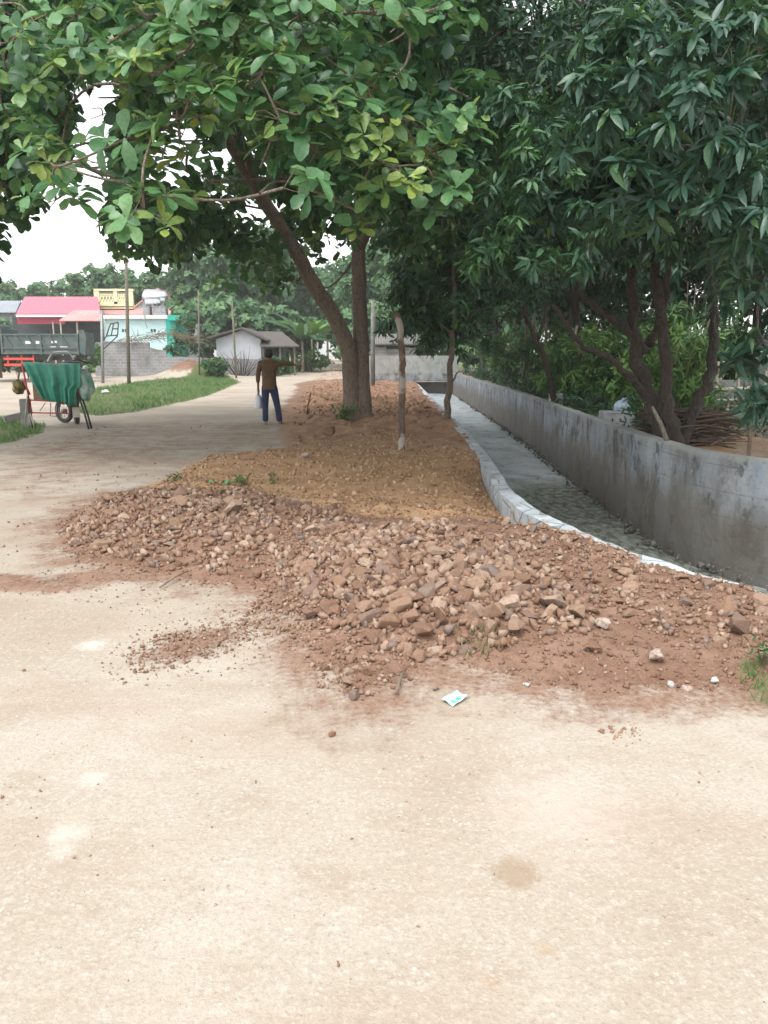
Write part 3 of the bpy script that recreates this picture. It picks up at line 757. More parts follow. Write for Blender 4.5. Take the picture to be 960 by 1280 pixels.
ZONES = [(P_HEAPB, 105, (0.11, 0.20), 'angular brown stone in the coarse rubble heap in front'),
         (gpoly([(400, 770), (440, 735), (560, 735), (690, 750), (720, 785), (620, 808), (520, 815), (440, 795)]), 60, (0.14, 0.23), 'angular brown stone in the coarse rubble heap in front'),
         (P_HEAPA, 120, (0.11, 0.21), 'dusty reddish stone in the low left heap by the dirt road'),
         (P_HEAPC, 60, (0.09, 0.18), 'reddish stone half sunk in the soil beside the white kerb'),
         (gpoly([(390, 830), (430, 815), (500, 815), (480, 850), (450, 870), (410, 860)]), 18, (0.06, 0.10), 'small brown stone spilled below the coarse rubble')]
ZONES.sort(key=lambda z: -z[2][1])
for poly, n, (s0, s1), lb in ZONES:
    a = np.array(poly); k = 0; tries = 0
    while k < n and tries < 6000:
        tries += 1
        p = a.min(0) + rng.random(2) * (a.max(0) - a.min(0))
        if p[0] > 3.6 or p[0] > kx(p[1]) - 0.08: continue
        if sdist(p[:1], p[1:], poly)[0] < 0.02: continue
        s = s0 + (s1 - s0) * rng.random() ** 2.1
        if try_place(p[0], p[1], s, 0.30): put_stone(p[0], p[1], s, lb); k += 1
# the rest of the rubble and the loose clods: uncountable
P_, S_ = [], []
for poly, n, s0, s1 in ((P_HEAPB, 2600, .03, .12), (P_HEAPA, 3200, .03, .11), (P_HEAPC, 1800, .02, .08), (P_SOIL, 3600, .01, .05), (P_CRUMB, 420, .012, .045), (gpoly([(290, 790), (330, 735), (420, 720), (440, 790), (380, 810)]), 700, .01, .06), (gpoly([(330, 700), (470, 690), (460, 760), (370, 765)]), 500, .02, .09), (gpoly([(120, 830), (180, 780), (340, 760), (390, 810), (260, 850), (150, 860)]), 420, .008, .03), (gpoly([(60, 700), (190, 715), (330, 745), (330, 800), (180, 770), (40, 740)]), 300, .008, .03), (P_STRIP, 160, .01, .03),
                        (gpoly([(380, 825), (440, 800), (540, 820), (500, 850), (450, 880), (400, 865)]), 260, .015, .06)):
    p = sample_poly(poly, n, -0.0)
    s = s0 + (s1 - s0) * rng.random(n) ** 2.2
    ok = p[:, 0] < kx(p[:, 1]) - 0.05; p, s = p[ok], s[ok]
    P_.append(np.column_stack([p, tz(p[:, 0], p[:, 1]) + s * 0.15])); S_.append(s)
tag(bulk_rocks('rubble', np.concatenate(P_), np.concatenate(S_), M['stone']), 'small broken stone and chippings between the larger rubble stones', 'rubble', kind='stuff')
P_, S_ = [], []
spoil_poly = [(-1.9, 19), (-2.7, 26), (-3.7, 40), (1.4, 40), (1.4, 19)]
for poly, n, s0, s1 in ((P_CLOD, 2600, .03, .17), (spoil_poly, 2200, .04, .20), (gpoly([(560, 560), (605, 575), (640, 630), (600, 640), (560, 600)]), 220, .03, .1)):
    p = sample_poly(poly, n); s = s0 + (s1 - s0) * rng.random(n) ** 2.4
    ok = (p[:, 0] < kx(p[:, 1]) - 0.1) & (np.hypot(p[:, 0] + 0.63, p[:, 1] - 18.8) > 0.5); p, s = p[ok], s[ok]
    P_.append(np.column_stack([p, tz(p[:, 0], p[:, 1]) + s * 0.12])); S_.append(s)
tag(bulk_rocks('soil_clods', np.concatenate(P_), np.concatenate(S_), M['clod']), 'loose lumps of dug brown soil round the tree and stake', 'soil clods', kind='stuff')
p = sample_poly(P_OCHRE, 6500, -.05); s = .012 + .10 * rng.random(len(p)) ** 3; ok = p[:, 0] < kx(p[:, 1]) - .1; p, s = p[ok], s[ok]
tag(bulk_rocks('ochre_clods', np.column_stack([p, tz(p[:, 0], p[:, 1]) + s * .08]), s, M['ochre_clod']), 'loose crumbly lumps of ochre earth before the big tree', 'soil clods', kind='stuff')
p = sample_poly(P_SOIL, 15000, -.06); s = .008 + .036 * rng.random(len(p)) ** 2.6; ok = p[:, 0] < kx(p[:, 1]) - .03; p, s = p[ok], s[ok]
tag(bulk_rocks('soil_lumps', np.column_stack([p, tz(p[:, 0], p[:, 1]) + s * .1]), s, M['red_clod']), 'fine red-brown lumps of dug soil among the rubble', 'soil clods', kind='stuff')
# road gravel
n = 5500
p = np.column_stack([rng.uniform(-3.2, 3.2, n), 1.3 + 4.2 * rng.random(n) ** 0.8]); s = 0.003 + 0.014 * rng.random(n) ** 5
tag(bulk_rocks('road_gravel', np.column_stack([p, tz(p[:, 0], p[:, 1]) + s * 0.1]), s, M['road_stone']), 'fine loose gravel on the pale dirt road', 'gravel', kind='stuff')
p = np.column_stack([rng.uniform(-2.6, 2.6, 130), 1.5 + 3.0 * rng.random(130)]); s = 0.006 + 0.02 * rng.random(130) ** 3
P2 = np.concatenate([p, np.column_stack([rng.normal(1.02, .05, 40), rng.normal(3.07, .05, 40)])]); S2 = np.concatenate([s, 0.008 + .03 * rng.random(40) ** 2])
tag(bulk_rocks('soil_crumbs', np.column_stack([P2, tz(P2[:, 0], P2[:, 1]) + S2 * 0.15]), S2, M['clod']), 'dark soil crumbs scattered over the road', 'soil crumbs', kind='stuff')
n = 2600
p = np.column_stack([rng.uniform(-6.5, -1.2, n), 5 + 13 * rng.random(n)]); s = .008 + .045 * rng.random(n) ** 4
keepr = (sdist(p[:, 0], p[:, 1], P_SOIL) < 0) & (fbm(p[:, 0] * .8, p[:, 1] * .5, 15, 3) > -.05); p, s = p[keepr], s[keepr]
tag(bulk_rocks('road_grit', np.column_stack([p, tz(p[:, 0], p[:, 1]) + s * .1]), s, M['stone']), 'loose grit and small stones along the left dirt road', 'gravel', kind='stuff')
# rough stone footing of the canal wall
n = 800
yy = 6.0 + 34 * rng.random(n) ** 1.7; xx = wx(yy) - 0.08 - (0.16 + 0.35 * sstep(9.5 - yy, 0, 2)) * rng.random(n) ** 1.4
s = 0.02 + 0.12 * rng.random(n) ** 3
ft = bulk_rocks('footing', np.column_stack([xx, yy, -0.60 + s * 0.1 + 0.09 * rng.random(n) * (wx(yy) - xx < .3)]), s, M['foot_stone'], wall)
ft['kind'] = 'stuff'

# ------------------------------------------------------------------ leaves and trees
def leaf_tpl(shape):
    """leaf along +Y, normal +Z, length 1; returns verts, quads"""
    if shape == 'almond': st = [(0, .03), (.25, .12), (.58, .28), (.85, .27), (1.0, .07)]
    elif shape == 'lance': st = [(0, .02), (.3, .13), (.65, .12), (1.0, .01)]
    elif shape == 'broad': st = [(0, .1), (.5, .36), (1.0, .06)]
    elif shape == 'blade': st = [(0, .05), (.5, .04), (1.0, .004)]
    elif shape == 'banana': st = [(0, .02), (.12, .10), (.4, .16), (.75, .14), (1.0, .02)]
    V, F = [], []
    for i, (y, w_) in enumerate(st):
        droop = -0.16 * y * y if shape != 'banana' else -0.55 * y * y
        if shape == 'blade': droop = 0
        V += [(-w_, y, droop + w_ * 0.28), (0, y, droop), (w_, y, droop + w_ * 0.28)]
    for i in range(len(st) - 1):
        a = i * 3; F += [(a, a+1, a+4, a+3), (a+1, a+2, a+5, a+4)]
    if shape == 'blade':
        V = [(-w_, y, 0) for y, w_ in st] + [(w_, y, 0) for y, w_ in st]; F = [(0, 3, 4, 1), (1, 4, 5, 2)]
    return np.array(V, float), np.array(F)
LT = {k: leaf_tpl(k) for k in ('almond', 'lance', 'broad', 'blade', 'banana')}
def nrm(a): return a / (np.linalg.norm(a, axis=-1, keepdims=True) + 1e-9)
def leaves(shape, P, D, U, S, T):
    """P base, D direction, U rough normal, S length, T tint"""
    tv, tf = LT[shape]
    D = nrm(D); Xa = nrm(np.cross(D, U)); Za = np.cross(Xa, D)
    Rm = np.stack([Xa, D, Za], -1)
    n_ = len(P); wd = rng.uniform(.75, 1.2, n_) if shape != 'blade' else np.ones(n_); cu = rng.normal(.08, .20, n_) if shape != 'blade' else np.zeros(n_); tws = rng.normal(0, .25, n_)
    L_ = np.repeat(tv[None], n_, 0); L_[:, :, 0] *= wd[:, None]; L_[:, :, 2] += -cu[:, None] * tv[None, :, 1] ** 2 + tws[:, None] * tv[None, :, 0] * tv[None, :, 1]
    V = np.einsum('nij,nvj->nvi', Rm, L_) * S[:, None, None] + P[:, None, :]
    F = (tf[None] + (np.arange(len(P)) * len(tv))[:, None, None]).reshape(-1, 4)
    return V.reshape(-1, 3), F, np.repeat(T, len(tv))
def rosettes(shape, C, A, nl, size, tmean=0.45, tvar=0.2, tilt=(0.1, 0.7), droop=0.35, young=0.06, spread=0.03):
    """nl leaves round each axis A at centre C"""
    n = len(C); A = nrm(A); ref = np.where(np.abs(A[:, 2:3]) > .9, [[1., 0, 0]], [[0, 0, 1.]])
    u = nrm(np.cross(A, ref)); v = np.cross(A, u)
    ph = rng.random((n, 1)) * 6.28 + np.arange(nl)[None] * 2.4 + rng.normal(0, .25, (n, nl))
    tl = rng.uniform(tilt[0], tilt[1], (n, nl))
    rad = u[:, None] * np.cos(ph)[..., None] + v[:, None] * np.sin(ph)[..., None]
    D = rad * np.cos(tl)[..., None] + A[:, None] * np.sin(tl)[..., None]
    D = nrm(D); D[..., 2] -= droop * rng.uniform(.3, 1.2, (n, nl))
    U = A[:, None] * np.ones((1, nl, 1)) + rng.normal(0, .25, (n, nl, 3)) + [0, 0, .25]
    S = size * rng.uniform(.6, 1.15, (n, nl))
    P = C[:, None] + D * 0.02 + rng.normal(0, spread, (n, nl, 3))
    T = np.clip(rng.normal(tmean, tvar, (n, 1)) + rng.normal(0, .08, (n, nl)), 0, .9)
    yg = rng.random((n, 1)) < young
    T = np.where(yg, np.clip(rng.normal(.95, .06, (n, nl)), 0, 1), T); S = np.where(yg, S * .8, S)
    f = lambda a: a.reshape(-1, a.shape[-1]) if a.ndim == 3 else a.ravel()
    return leaves(shape, f(P), f(D), f(U), f(S), f(T))
def clump_pts(clumps, per, shell=0.55, flat=1.0):
    C, A = [], []
    for (cx, cy_, cz, r, rz) in clumps:
        d = nrm(rng.normal(size=(per, 3))); rr = (shell + (1 - shell) * rng.random((per, 1)))
        off = d * rr * [r, r, rz]
        C.append(np.array([cx, cy_, cz]) + off); A.append(d * [1, 1, 1] * .7 + [0, 0, .55] + rng.normal(0, .2, (per, 3)))
    return np.concatenate(C), np.concatenate(A)
def cat(parts):
    V, F, T, o = [], [], [], 0
    for v, f, t in parts:
        V.append(v); F.append(f + o); T.append(t); o += len(v)
    return np.concatenate(V), np.concatenate(F), np.concatenate(T)
def spline(P, k=5):
    P = [Vector(p) for p in P]; out = []
    for i in range(len(P) - 1):
        p0, p1, p2, p3 = P[max(i-1, 0)], P[i], P[i+1], P[min(i+2, len(P)-1)]
        for j in range(k):
            t = j / k
            out.append(0.5 * ((2*p1) + (p2-p0)*t + (2*p0-5*p1+4*p2-p3)*t*t + (3*p1-p0-3*p2+p3)*t**3))
    out.append(P[-1]); return out
def limb(m, pts, r0, r1, n=8, wob=0.0, flare=0.0):
    p = spline(pts); L = len(p)
    rad = [r0 + (r1 - r0) * i / (L - 1) for i in range(L)]
    if flare:
        for i in range(min(5, L)): rad[i] *= 1 + flare * (1 - i / 5) ** 2
    if wob: p = [q + Vector((random.gauss(0, wob), random.gauss(0, wob), 0)) * (0 if i < 2 else 1) for i, q in enumerate(p)]
    m.tube(p, rad, n); return p
def connect(m, nodes, clumps, r=0.05, twigs=None, tw=0.008):
    nd = np.array([list(q) for q in nodes])
    cc_ = np.array([c[:3] for c in clumps])
    order = np.argsort([np.linalg.norm(nd - q, axis=1).min() for q in cc_])
    for c in [clumps[i] for i in order]:
        e = np.array(c[:3]); dist = np.linalg.norm((nd - e) * [1, 1, 1.3], axis=1) + np.where(nd[:, 2] > e[2] + .3, 1.2, 0)
        a = nd[dist.argmin()]; mid = (a + e) / 2 + rng.normal(0, .12, 3) * np.linalg.norm(e - a) + [0, 0, .05 * np.linalg.norm(e - a)]
        k = min(1.5, .35 + np.linalg.norm(e - a) / 3)
        m.tube(spline([a, mid, e], 4), [r * k + (0.012 - r * k) * i / 8 for i in range(9)], 5, False)
        nd = np.vstack([nd, mid[None], (mid * .4 + e * .6)[None]])
    if twigs is not None:
        for c, pts in twigs:
            for q in pts:
                b = Vector(c[:3]).lerp(Vector(q), .5) + Vector(rng.normal(0, .05, 3))
                m.tube([c[:3], b, q], [tw, tw * .7, tw * .5], 3, False)
def finish_crown(root, V, F, T, mat, name='crown'):
    V = V - np.array(root.location)
    return link_mesh(name, bulk_mesh(name, V, F, T, True), mat, root)

# ---- the big tropical almond tree
TX, TY = G(447, 528); TX, TY = -0.63, 18.8; TZ = hz(TX, TY) - 0.1
almond = empty('almond_tree', (TX, TY, TZ), 'big broad-leaved tree with a forked trunk standing in dug soil beside the man', 'tree')
sA, sB = MB(), MB()
pA = limb(sA, [(TX - .14, TY - .05, TZ), at(439, 490, 18.8), at(436, 440, 18.7), at(417, 395, 18.55), at(396, 362, 18.4), at(373, 320, 18.15), at(349, 280, 17.9), at(317, 230, 17.5), at(291, 185, 17.1), at(258, 130, 16.6), at(215, 60, 15.9), at(180, 0, 15.2)], .215, .09, 14, .008, .5)
pB = limb(sB, [(TX + .14, TY + .05, TZ), at(453, 490, 18.85), at(451, 430, 18.9), at(449, 363, 18.9), at(448, 300, 18.9), at(452, 220, 19.0), at(460, 120, 19.2), at(475, 0, 19.4)], .205, .12, 14, .008, .45)
limbs = []
def lim(src, i, pts, r): limbs.append((src, limb(src, [tuple(p_) for p_ in ([ (pA if src is sA else pB)[i]] + pts)], r, r * .3, 7, .03)))
lim(sA, 34, [(-2.6, 14.5, 5.6), (-2.2, 11, 5.3), (-1.8, 8.5, 4.7), (-1.4, 7.0, 4.2)], .11)
lim(sA, 40, [(-4.2, 15.5, 6.6), (-5.2, 12, 6.2), (-4.6, 8.6, 5.2), (-3.2, 7.2, 4.4)], .10)
lim(sA, 42, [(-5.5, 17.5, 7.2), (-7.8, 18.5, 7.0), (-9.5, 19.5, 6.6)], .10)
lim(sA, 45, [(-4.0, 19.5, 8.5), (-6.0, 22, 8.7), (-7.2, 24.5, 8.2)], .09)
lim(sA, 52, [(-3.8, 14, 9.4), (-3.0, 11, 9.8)], .08)
lim(sB, 19, [(.6, 16.5, 5.9), (.8, 13, 5.8), (.5, 10, 5.2), (.2, 8, 4.5)], .11)
lim(sB, 21, [(-1.5, 22, 6.5), (-2.5, 25, 6.7)], .10)
lim(sB, 25, [(1.5, 17.5, 8), (2.5, 15, 8.6)], .10)
lim(sB, 29, [(.2, 22, 9.5), (1.0, 25, 9.6)], .09)
lim(sB, 31, [(-.8, 15, 9.8), (-.6, 12, 10.0)], .09)
nodes = [q for _, p_ in limbs for q in p_] + list(pA[34:]) + list(pB[19:])
GAPS = [[(80, 340), (88, 240), (106, 125), (142, 108), (138, 200), (122, 280), (135, 340)], [(0, 335), (25, 285), (75, 275), (115, 300), (115, 340), (0, 345)], [(175, 222), (195, 158), (242, 148), (248, 192), (210, 230)], [(60, 250), (75, 215), (95, 215), (92, 262)], [(240, 335), (262, 318), (285, 328), (270, 340)]]
def gap_ok(P, margin=-13):
    px, py = proj(P); ok = np.ones(len(px), bool)
    for g in GAPS: ok &= sdist(px, py, g) < margin
    return ok
clA = []
while len(clA) < 400:
    Yd = random.uniform(9.5, 26); px = random.uniform(-160, 620); py = random.uniform(-420, 318)
    p = at(px, py, Yd); rr = math.hypot(p.x - TX, p.y - TY)
    if p.z < 3.7 or p.z > 11.5 - .035 * rr * rr or rr > 10.2: continue
    if py > 285 and 250 < px < 470: continue
    if py > 235 and px < 120: continue
    r_ = random.uniform(.55, 1.0)
    clA.append((p.x, p.y, p.z, r_, r_ * .55))
SEG = [(349, 280), (317, 230), (291, 185)]
def trunk_clear(P, r=20):
    x, y = proj(P); d = np.full(len(x), 1e9)
    for (x1, y1), (x2, y2) in zip(SEG, SEG[1:]):
        t = np.clip(((x - x1) * (x2 - x1) + (y - y1) * (y2 - y1)) / ((x2 - x1) ** 2 + (y2 - y1) ** 2), 0, 1); d = np.minimum(d, np.hypot(x - x1 - t * (x2 - x1), y - y1 - t * (y2 - y1)))
    return (d > r) | (np.asarray(P)[:, 1] > 18)
C, A = clump_pts(clA, 17, .35)
ok = gap_ok(C) & trunk_clear(C) & (C[:, 2] > 3.3) & (np.hypot(C[:, 0] - TX, C[:, 1] - TY) > .6); C, A = C[ok], A[ok]
px, py = proj(C); ok = ~((py > 345) | ((py > 322) & (px < 215))) ; C, A = C[ok], A[ok]
parts = [rosettes('almond', C, A, 8, .25, .4, .16)]  # low tint paints the canopy's inner shade into the leaf colour
# sprays hanging low towards the camera, out in the open
NEAR = [(50, 40, 7.2), (20, 110, 7.6), (110, 70, 6.6), (180, 20, 6.4), (190, 95, 6.3), (250, 40, 6.2), (330, 20, 6.2), (330, 90, 6.1), (300, 60, 6.4), (165, 165, 6.6), (235, 130, 6.1), (225, 175, 6.5), (400, 60, 6.6),
        (350, 150, 6.2), (420, 130, 6.4), (470, 110, 6.8), (395, 190, 6.3), (455, 180, 6.5), (515, 150, 6.9), (500, 215, 6.7), (545, 195, 7.0), (545, 245, 7.0), (355, 235, 6.0), (180, 262, 6.1), (60, 195, 7.4), (70, 250, 7.2), (95, 20, 7.0),
        (470, 15, 6.6), (560, 165, 7.2), (450, 265, 6.9), (280, 15, 6.3), (15, 20, 7.6), (300, 130, 6.5), (375, 20, 6.3), (205, 235, 6.9), (20, 165, 7.9), (560, 5, 7.1)]
clN = []
for (px, py, D_) in NEAR:
    p = at(px, py, D_); clN.append((p.x, p.y, p.z, .20, .13))
Cn, An = [], []
for c in clN:
    k = 7; d = nrm(rng.normal(size=(k, 3))) * [.24, .2, .14]
    Cn.append(np.array(c[:3]) + d); An.append(d * 1.2 + [0, -.25, .4])
Cn, An = np.concatenate(Cn), np.concatenate(An)
vis = trunk_clear(Cn, 34); Cn, An = Cn[vis], An[vis]
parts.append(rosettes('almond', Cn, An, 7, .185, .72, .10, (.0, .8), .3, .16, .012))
# second tier just behind them
cl2 = []
for (px, py, D_) in NEAR:
    for k in range(2):
        p = at(px + random.uniform(-45, 45), py + random.uniform(-50, 10), D_ + random.uniform(1.0, 3.0))
        cl2.append((p.x, p.y, p.z, .4, .28))
C2, A2 = clump_pts(cl2, 8, .3); ok = gap_ok(C2, -22) & trunk_clear(C2, 46); C2, A2 = C2[ok], A2[ok]
parts.append(rosettes('almond', C2, A2, 8, .20, .40, .15, young=.05))  # tint kept low so this tier looks shaded behind the bright sprays
# low fringe behind the trunks, lit leaves at the canopy hem
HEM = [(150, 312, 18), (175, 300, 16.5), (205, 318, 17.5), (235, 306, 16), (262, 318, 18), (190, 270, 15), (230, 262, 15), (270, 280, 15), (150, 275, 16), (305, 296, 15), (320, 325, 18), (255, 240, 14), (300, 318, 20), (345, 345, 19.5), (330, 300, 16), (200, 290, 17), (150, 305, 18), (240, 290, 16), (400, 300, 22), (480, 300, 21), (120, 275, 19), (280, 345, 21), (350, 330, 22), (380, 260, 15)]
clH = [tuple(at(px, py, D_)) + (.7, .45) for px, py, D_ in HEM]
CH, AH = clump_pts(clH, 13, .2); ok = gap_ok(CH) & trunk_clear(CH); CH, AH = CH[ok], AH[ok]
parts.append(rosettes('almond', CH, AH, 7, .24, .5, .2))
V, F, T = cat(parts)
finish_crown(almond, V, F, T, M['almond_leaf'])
tw = []
cN_ = np.array([c[:3] for c in clN]); own = np.linalg.norm(Cn[:, None] - cN_[None], axis=2).argmin(1)
for i, c in enumerate(clN): tw.append((c, [tuple(q) for q in Cn[own == i]]))
nA_ = [q for m_, p_ in limbs if m_ is sA for q in p_] + list(pA[34:]); nB_ = [q for m_, p_ in limbs if m_ is sB for q in p_] + list(pB[19:])
def near_(c, L): return min((Vector(c[:3]) - q).length for q in L)
allc = clA + clH + cl2[::2]
connect(sA, nA_, [c for c in allc if near_(c, nA_) <= near_(c, nB_)], .026); connect(sB, nB_, [c for c in allc if near_(c, nA_) > near_(c, nB_)], .026)
connect(sA, nA_, clN, .012, tw, .005)
sA.build('trunk', M['bark'], almond, True); sB.build('trunk', M['bark'], almond, True)

# ---- generic trees
def make_tree(name, label, base, limbs_, clumps, per, shape, nl, size, leaf, bark, group=None, tmean=.4, tvar=.2, young=.04, droop=.5, shell=.4, keep=None, br=.04, tilt=(.0, .6), wob=.02, extra=()):  # one tree: trunk with limbs, crown
    root = empty(name, base, label, 'tree', group)
    m = MB(); nd = []
    for pts, r0, r1 in limbs_: nd += limb(m, pts, r0 * .85, r1 * .85, 9, wob, .25)
    top = [q for q in nd if q.z > base[2] + .6] or nd
    if clumps: connect(m, top, clumps, br)
    m.build('trunk', bark, root, True)
    C, A = clump_pts(clumps, per, shell)
    if keep is not None:
        ok = keep(C); C, A = C[ok], A[ok]
    pr = [rosettes(shape, C, A, nl, size, tmean, tvar, tilt, droop, young, .04)]
    for cl_, per_, sz_, tm_ in extra:
        C, A = clump_pts(cl_, per_, .2); pr.append(rosettes(shape, C, A, nl, sz_, tm_, .07, tilt, droop, 0, .02))
    V, F, T = cat(pr)
    finish_crown(root, V, F, T, leaf)
    return root
def ell(n, c, rx, ry, rz, r0, r1, zmin=0, fl=.75, test=None):
    out = []
    while len(out) < n:
        d = nrm(rng.normal(size=3)) * (rng.random() ** .45)
        p = np.array(c) + d * [rx, ry, rz]
        if p[2] < zmin: continue
        if test is not None and not test(p): continue
        r_ = random.uniform(r0, r1); out.append((p[0], p[1], p[2], r_, r_ * fl))
    return out
# tree just out of frame on the left, its boughs reach in
def left_ok(p):
    x, y = proj(p); return x[0] < 78 and y[0] < 318
z0 = hz(-9.5, 12.5)
make_tree('almond_tree', 'broad-leaved tree whose dark boughs reach in at the left edge', (-9.5, 12.5, z0),
          [([(-9.5, 12.5, z0 - .1), (-9.4, 12.5, 2.2), (-9.0, 12.3, 4.2), (-8.2, 12, 6)], .2, .1), ([(-9.2, 12.4, 3.2), (-8, 11.5, 4.3), (-6.6, 11, 4.6)], .09, .03)],
          ell(60, (-8.2, 11.8, 5.6), 3.4, 3.0, 2.8, .5, .8, 2.7, .6, left_ok) + [tuple(at(px, py, D_)) + (.42, .35) for px, py, D_ in ((5, 120, 11), (10, 190, 11), (45, 175, 12), (0, 240, 11), (5, 285, 11), (-30, 300, 11), (50, 110, 11.5), (28, 262, 11.4))], 14, 'almond', 7, .22, M['almond_leaf'], M['bark'], tmean=.35, keep=lambda C: gap_ok(C, -14))

# right bank: the many-stemmed fruit tree by the wall
bx0, by0 = 3.75, 9.7; bz = hz(bx0, by0) - .05
def A9(px, py, D_=9.7): return tuple(at(px, py, D_))
stems = [([A9(838, 556), A9(815, 500), A9(800, 455), A9(792, 410), A9(790, 330), A9(780, 220)], .13, .05),
         ([A9(812, 495), A9(785, 468, 9.5), A9(752, 442, 9.3), A9(725, 430, 9.1), A9(690, 380, 8.9)], .06, .025),
         ([A9(805, 440), A9(780, 408, 9.6), A9(745, 385, 9.4), A9(715, 350, 9.2), A9(690, 260, 9.0)], .07, .025),
         ([A9(846, 556, 9.6), A9(834, 505, 9.5), A9(832, 440, 9.4), A9(822, 360, 9.3), A9(812, 280, 9.2), A9(800, 150, 9.2)], .10, .045),
         ([A9(850, 555, 9.75), A9(866, 515, 9.9), A9(890, 462, 10.1), A9(893, 400, 10.2), A9(885, 330, 10.3), A9(900, 220, 10.4)], .10, .05),
         ([A9(812, 430, 9.9), A9(830, 380, 10.3), A9(838, 320, 10.6), A9(850, 230, 10.8)], .06, .03)]
def right_ok(p):
    x, y = proj(p)
    return not (y[0] > 395 or (x[0] < 600 and y[0] > 330) or (y[0] > 330 and 700 < x[0] < 800) or (y[0] > 345 and x[0] > 690)) and x[0] > 560
def right_keep(C):
    x, y = proj(C)
    return ~((y > 400) | ((y > 365) & (x > 690)) | (x < 545) | ((y > 318) & (x > 780) & (x < 905)))
make_tree('longan_tree', 'dark fruit tree with several leaning stems behind the canal wall', (bx0, by0, bz), stems,
          ell(120, (3.6, 10.0, 5.0), 3.0, 2.6, 3.0, .45, .75, 2.4, .75, right_ok) + ell(60, (2.6, 8.9, 3.3), 1.7, 1.1, 1.3, .3, .5, 2.2, .8, right_ok), 20, 'lance', 9, .17, M['longan_leaf'], M['dark_bark'],
          tmean=.40, tvar=.3, young=.08, droop=.75, keep=right_keep, br=.03,  # wide tint spread paints the contrast of lit and hidden leaves
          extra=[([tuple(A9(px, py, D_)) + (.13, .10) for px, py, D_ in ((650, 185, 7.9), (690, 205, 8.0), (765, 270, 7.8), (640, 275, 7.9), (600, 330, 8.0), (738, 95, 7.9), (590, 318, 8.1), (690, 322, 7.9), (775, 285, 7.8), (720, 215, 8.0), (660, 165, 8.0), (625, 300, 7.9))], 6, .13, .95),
                 ([tuple(A9(px, py, D_)) + (.2, .16) for px, py, D_ in ((660, 240, 7.9), (720, 260, 8), (610, 300, 8), (740, 300, 7.9), (670, 320, 7.8), (620, 240, 8.2), (700, 160, 8.2), (640, 120, 8.3), (590, 200, 8.6), (720, 330, 7.9))], 8, .16, .72)])  # outer clumps tinted brighter to look lit
# mango at the right edge
def mango_ok(p):
    x, y = proj(p); return x[0] > 700 + .3 * max(0, y[0]) and y[0] < 330
make_tree('mango_tree', 'tree with long drooping blade leaves hanging in at the upper right', (5.6, 8.6, hz(5.6, 8.6)),
          [([(5.6, 8.6, .3), (5.5, 8.5, 2), (5.2, 8.2, 3.6), (4.9, 7.8, 5.4)], .16, .07), ([(5.4, 8.4, 2.6), (4.6, 7.6, 3.4), (3.6, 7.0, 3.6)], .06, .02), ([(5.3, 8.3, 3.2), (4.5, 7.2, 4.0), (3.2, 6.6, 4.1)], .06, .02)],
          ell(62, (3.8, 7.3, 3.9), 2.4, 1.1, 1.7, .28, .45, 2.0, .7, mango_ok) + [tuple(A9(948, 440, 6.9)) + (.22, .2), tuple(A9(950, 495, 6.6)) + (.12, .10), tuple(A9(930, 350, 7.4)) + (.3, .3)], 9, 'lance', 10, .21, M['mango_leaf'], M['dark_bark'],
          tmean=.42, tvar=.28, young=.03, droop=.55, br=.02, tilt=(-.2, .7),  # tint spread stands in for lit and hidden leaves
          extra=[([tuple(A9(px, py, D_)) + (.16, .12) for px, py, D_ in ((735, 100, 6.6), (765, 145, 6.5), (800, 90, 6.4), (830, 160, 6.3), (790, 205, 6.5), (870, 115, 6.2), (905, 180, 6.3), (930, 95, 6.2), (850, 225, 6.5), (895, 250, 6.4), (945, 215, 6.3), (860, 55, 6.3), (800, 35, 6.5), (750, 55, 6.7), (925, 300, 6.6), (950, 30, 6.2), (820, 255, 6.7), (720, 180, 6.8), (960, 265, 6.3), (900, 40, 6.3))], 7, .19, .68)])
# slim forked tree behind the wall
z0 = hz(3.95, 15.5)
S15 = lambda px, py, D_=17.0: tuple(at(px, py, D_))
make_tree('slender_tree', 'slim leaning tree forking low behind the middle of the wall', (3.75, 17.0, z0),
          [([S15(697, 520), S15(688, 470), S15(672, 425), S15(655, 385), S15(645, 330), S15(640, 240)], .08, .035), ([S15(672, 425), S15(682, 385), S15(678, 345), S15(690, 280)], .045, .02), ([S15(663, 405), S15(640, 370, 16.6), S15(625, 330, 16.2)], .035, .015)],
          ell(46, (3.4, 15.2, 5.2), 2.6, 2.2, 2.6, .5, .8, 2.8), 20, 'lance', 8, .19, M['longan_leaf'], M['dark_bark'], tmean=.5, droop=.7)
# young tree at the kerb
z0 = hz(1.42, 19.0)
S19 = lambda px, py, D_=19.0: tuple(at(px, py, D_))
make_tree('young_tree', 'young bushy tree growing against the canal kerb behind the stake', (1.45, 19.0, z0),
          [([(1.50, 19.0, z0 - .1), S19(562, 480), S19(565, 440), S19(567, 400), S19(568, 350), S19(566, 280)], .095, .05), ([S19(560, 485), S19(572, 465)], .035, .02), ([S19(567, 420), S19(540, 395), S19(525, 360)], .05, .02)],
          ell(40, tuple(at(545, 378, 19.2)), 1.35, 1.2, 1.15, .35, .6, 1.9)[:26] + ell(26, tuple(at(610, 330, 20)), 1.2, 1.5, 1.5, .4, .7, 2.4) + ell(22, tuple(at(550, 300, 19.6)), 1.3, 1.2, 1.2, .4, .7, 2.4) + [tuple(at(px, py, D_)) + (.42, .34) for px, py, D_ in ((520, 392, 19), (545, 412, 19.3), (535, 425, 19.6), (585, 405, 19.4), (505, 365, 19), (560, 395, 19.8), (600, 385, 20), (525, 350, 18.6), (575, 430, 20.5), (610, 420, 22))], 14, 'lance', 9, .21, M['longan_leaf'], M['bark'], tmean=.80, droop=.8, young=.05)
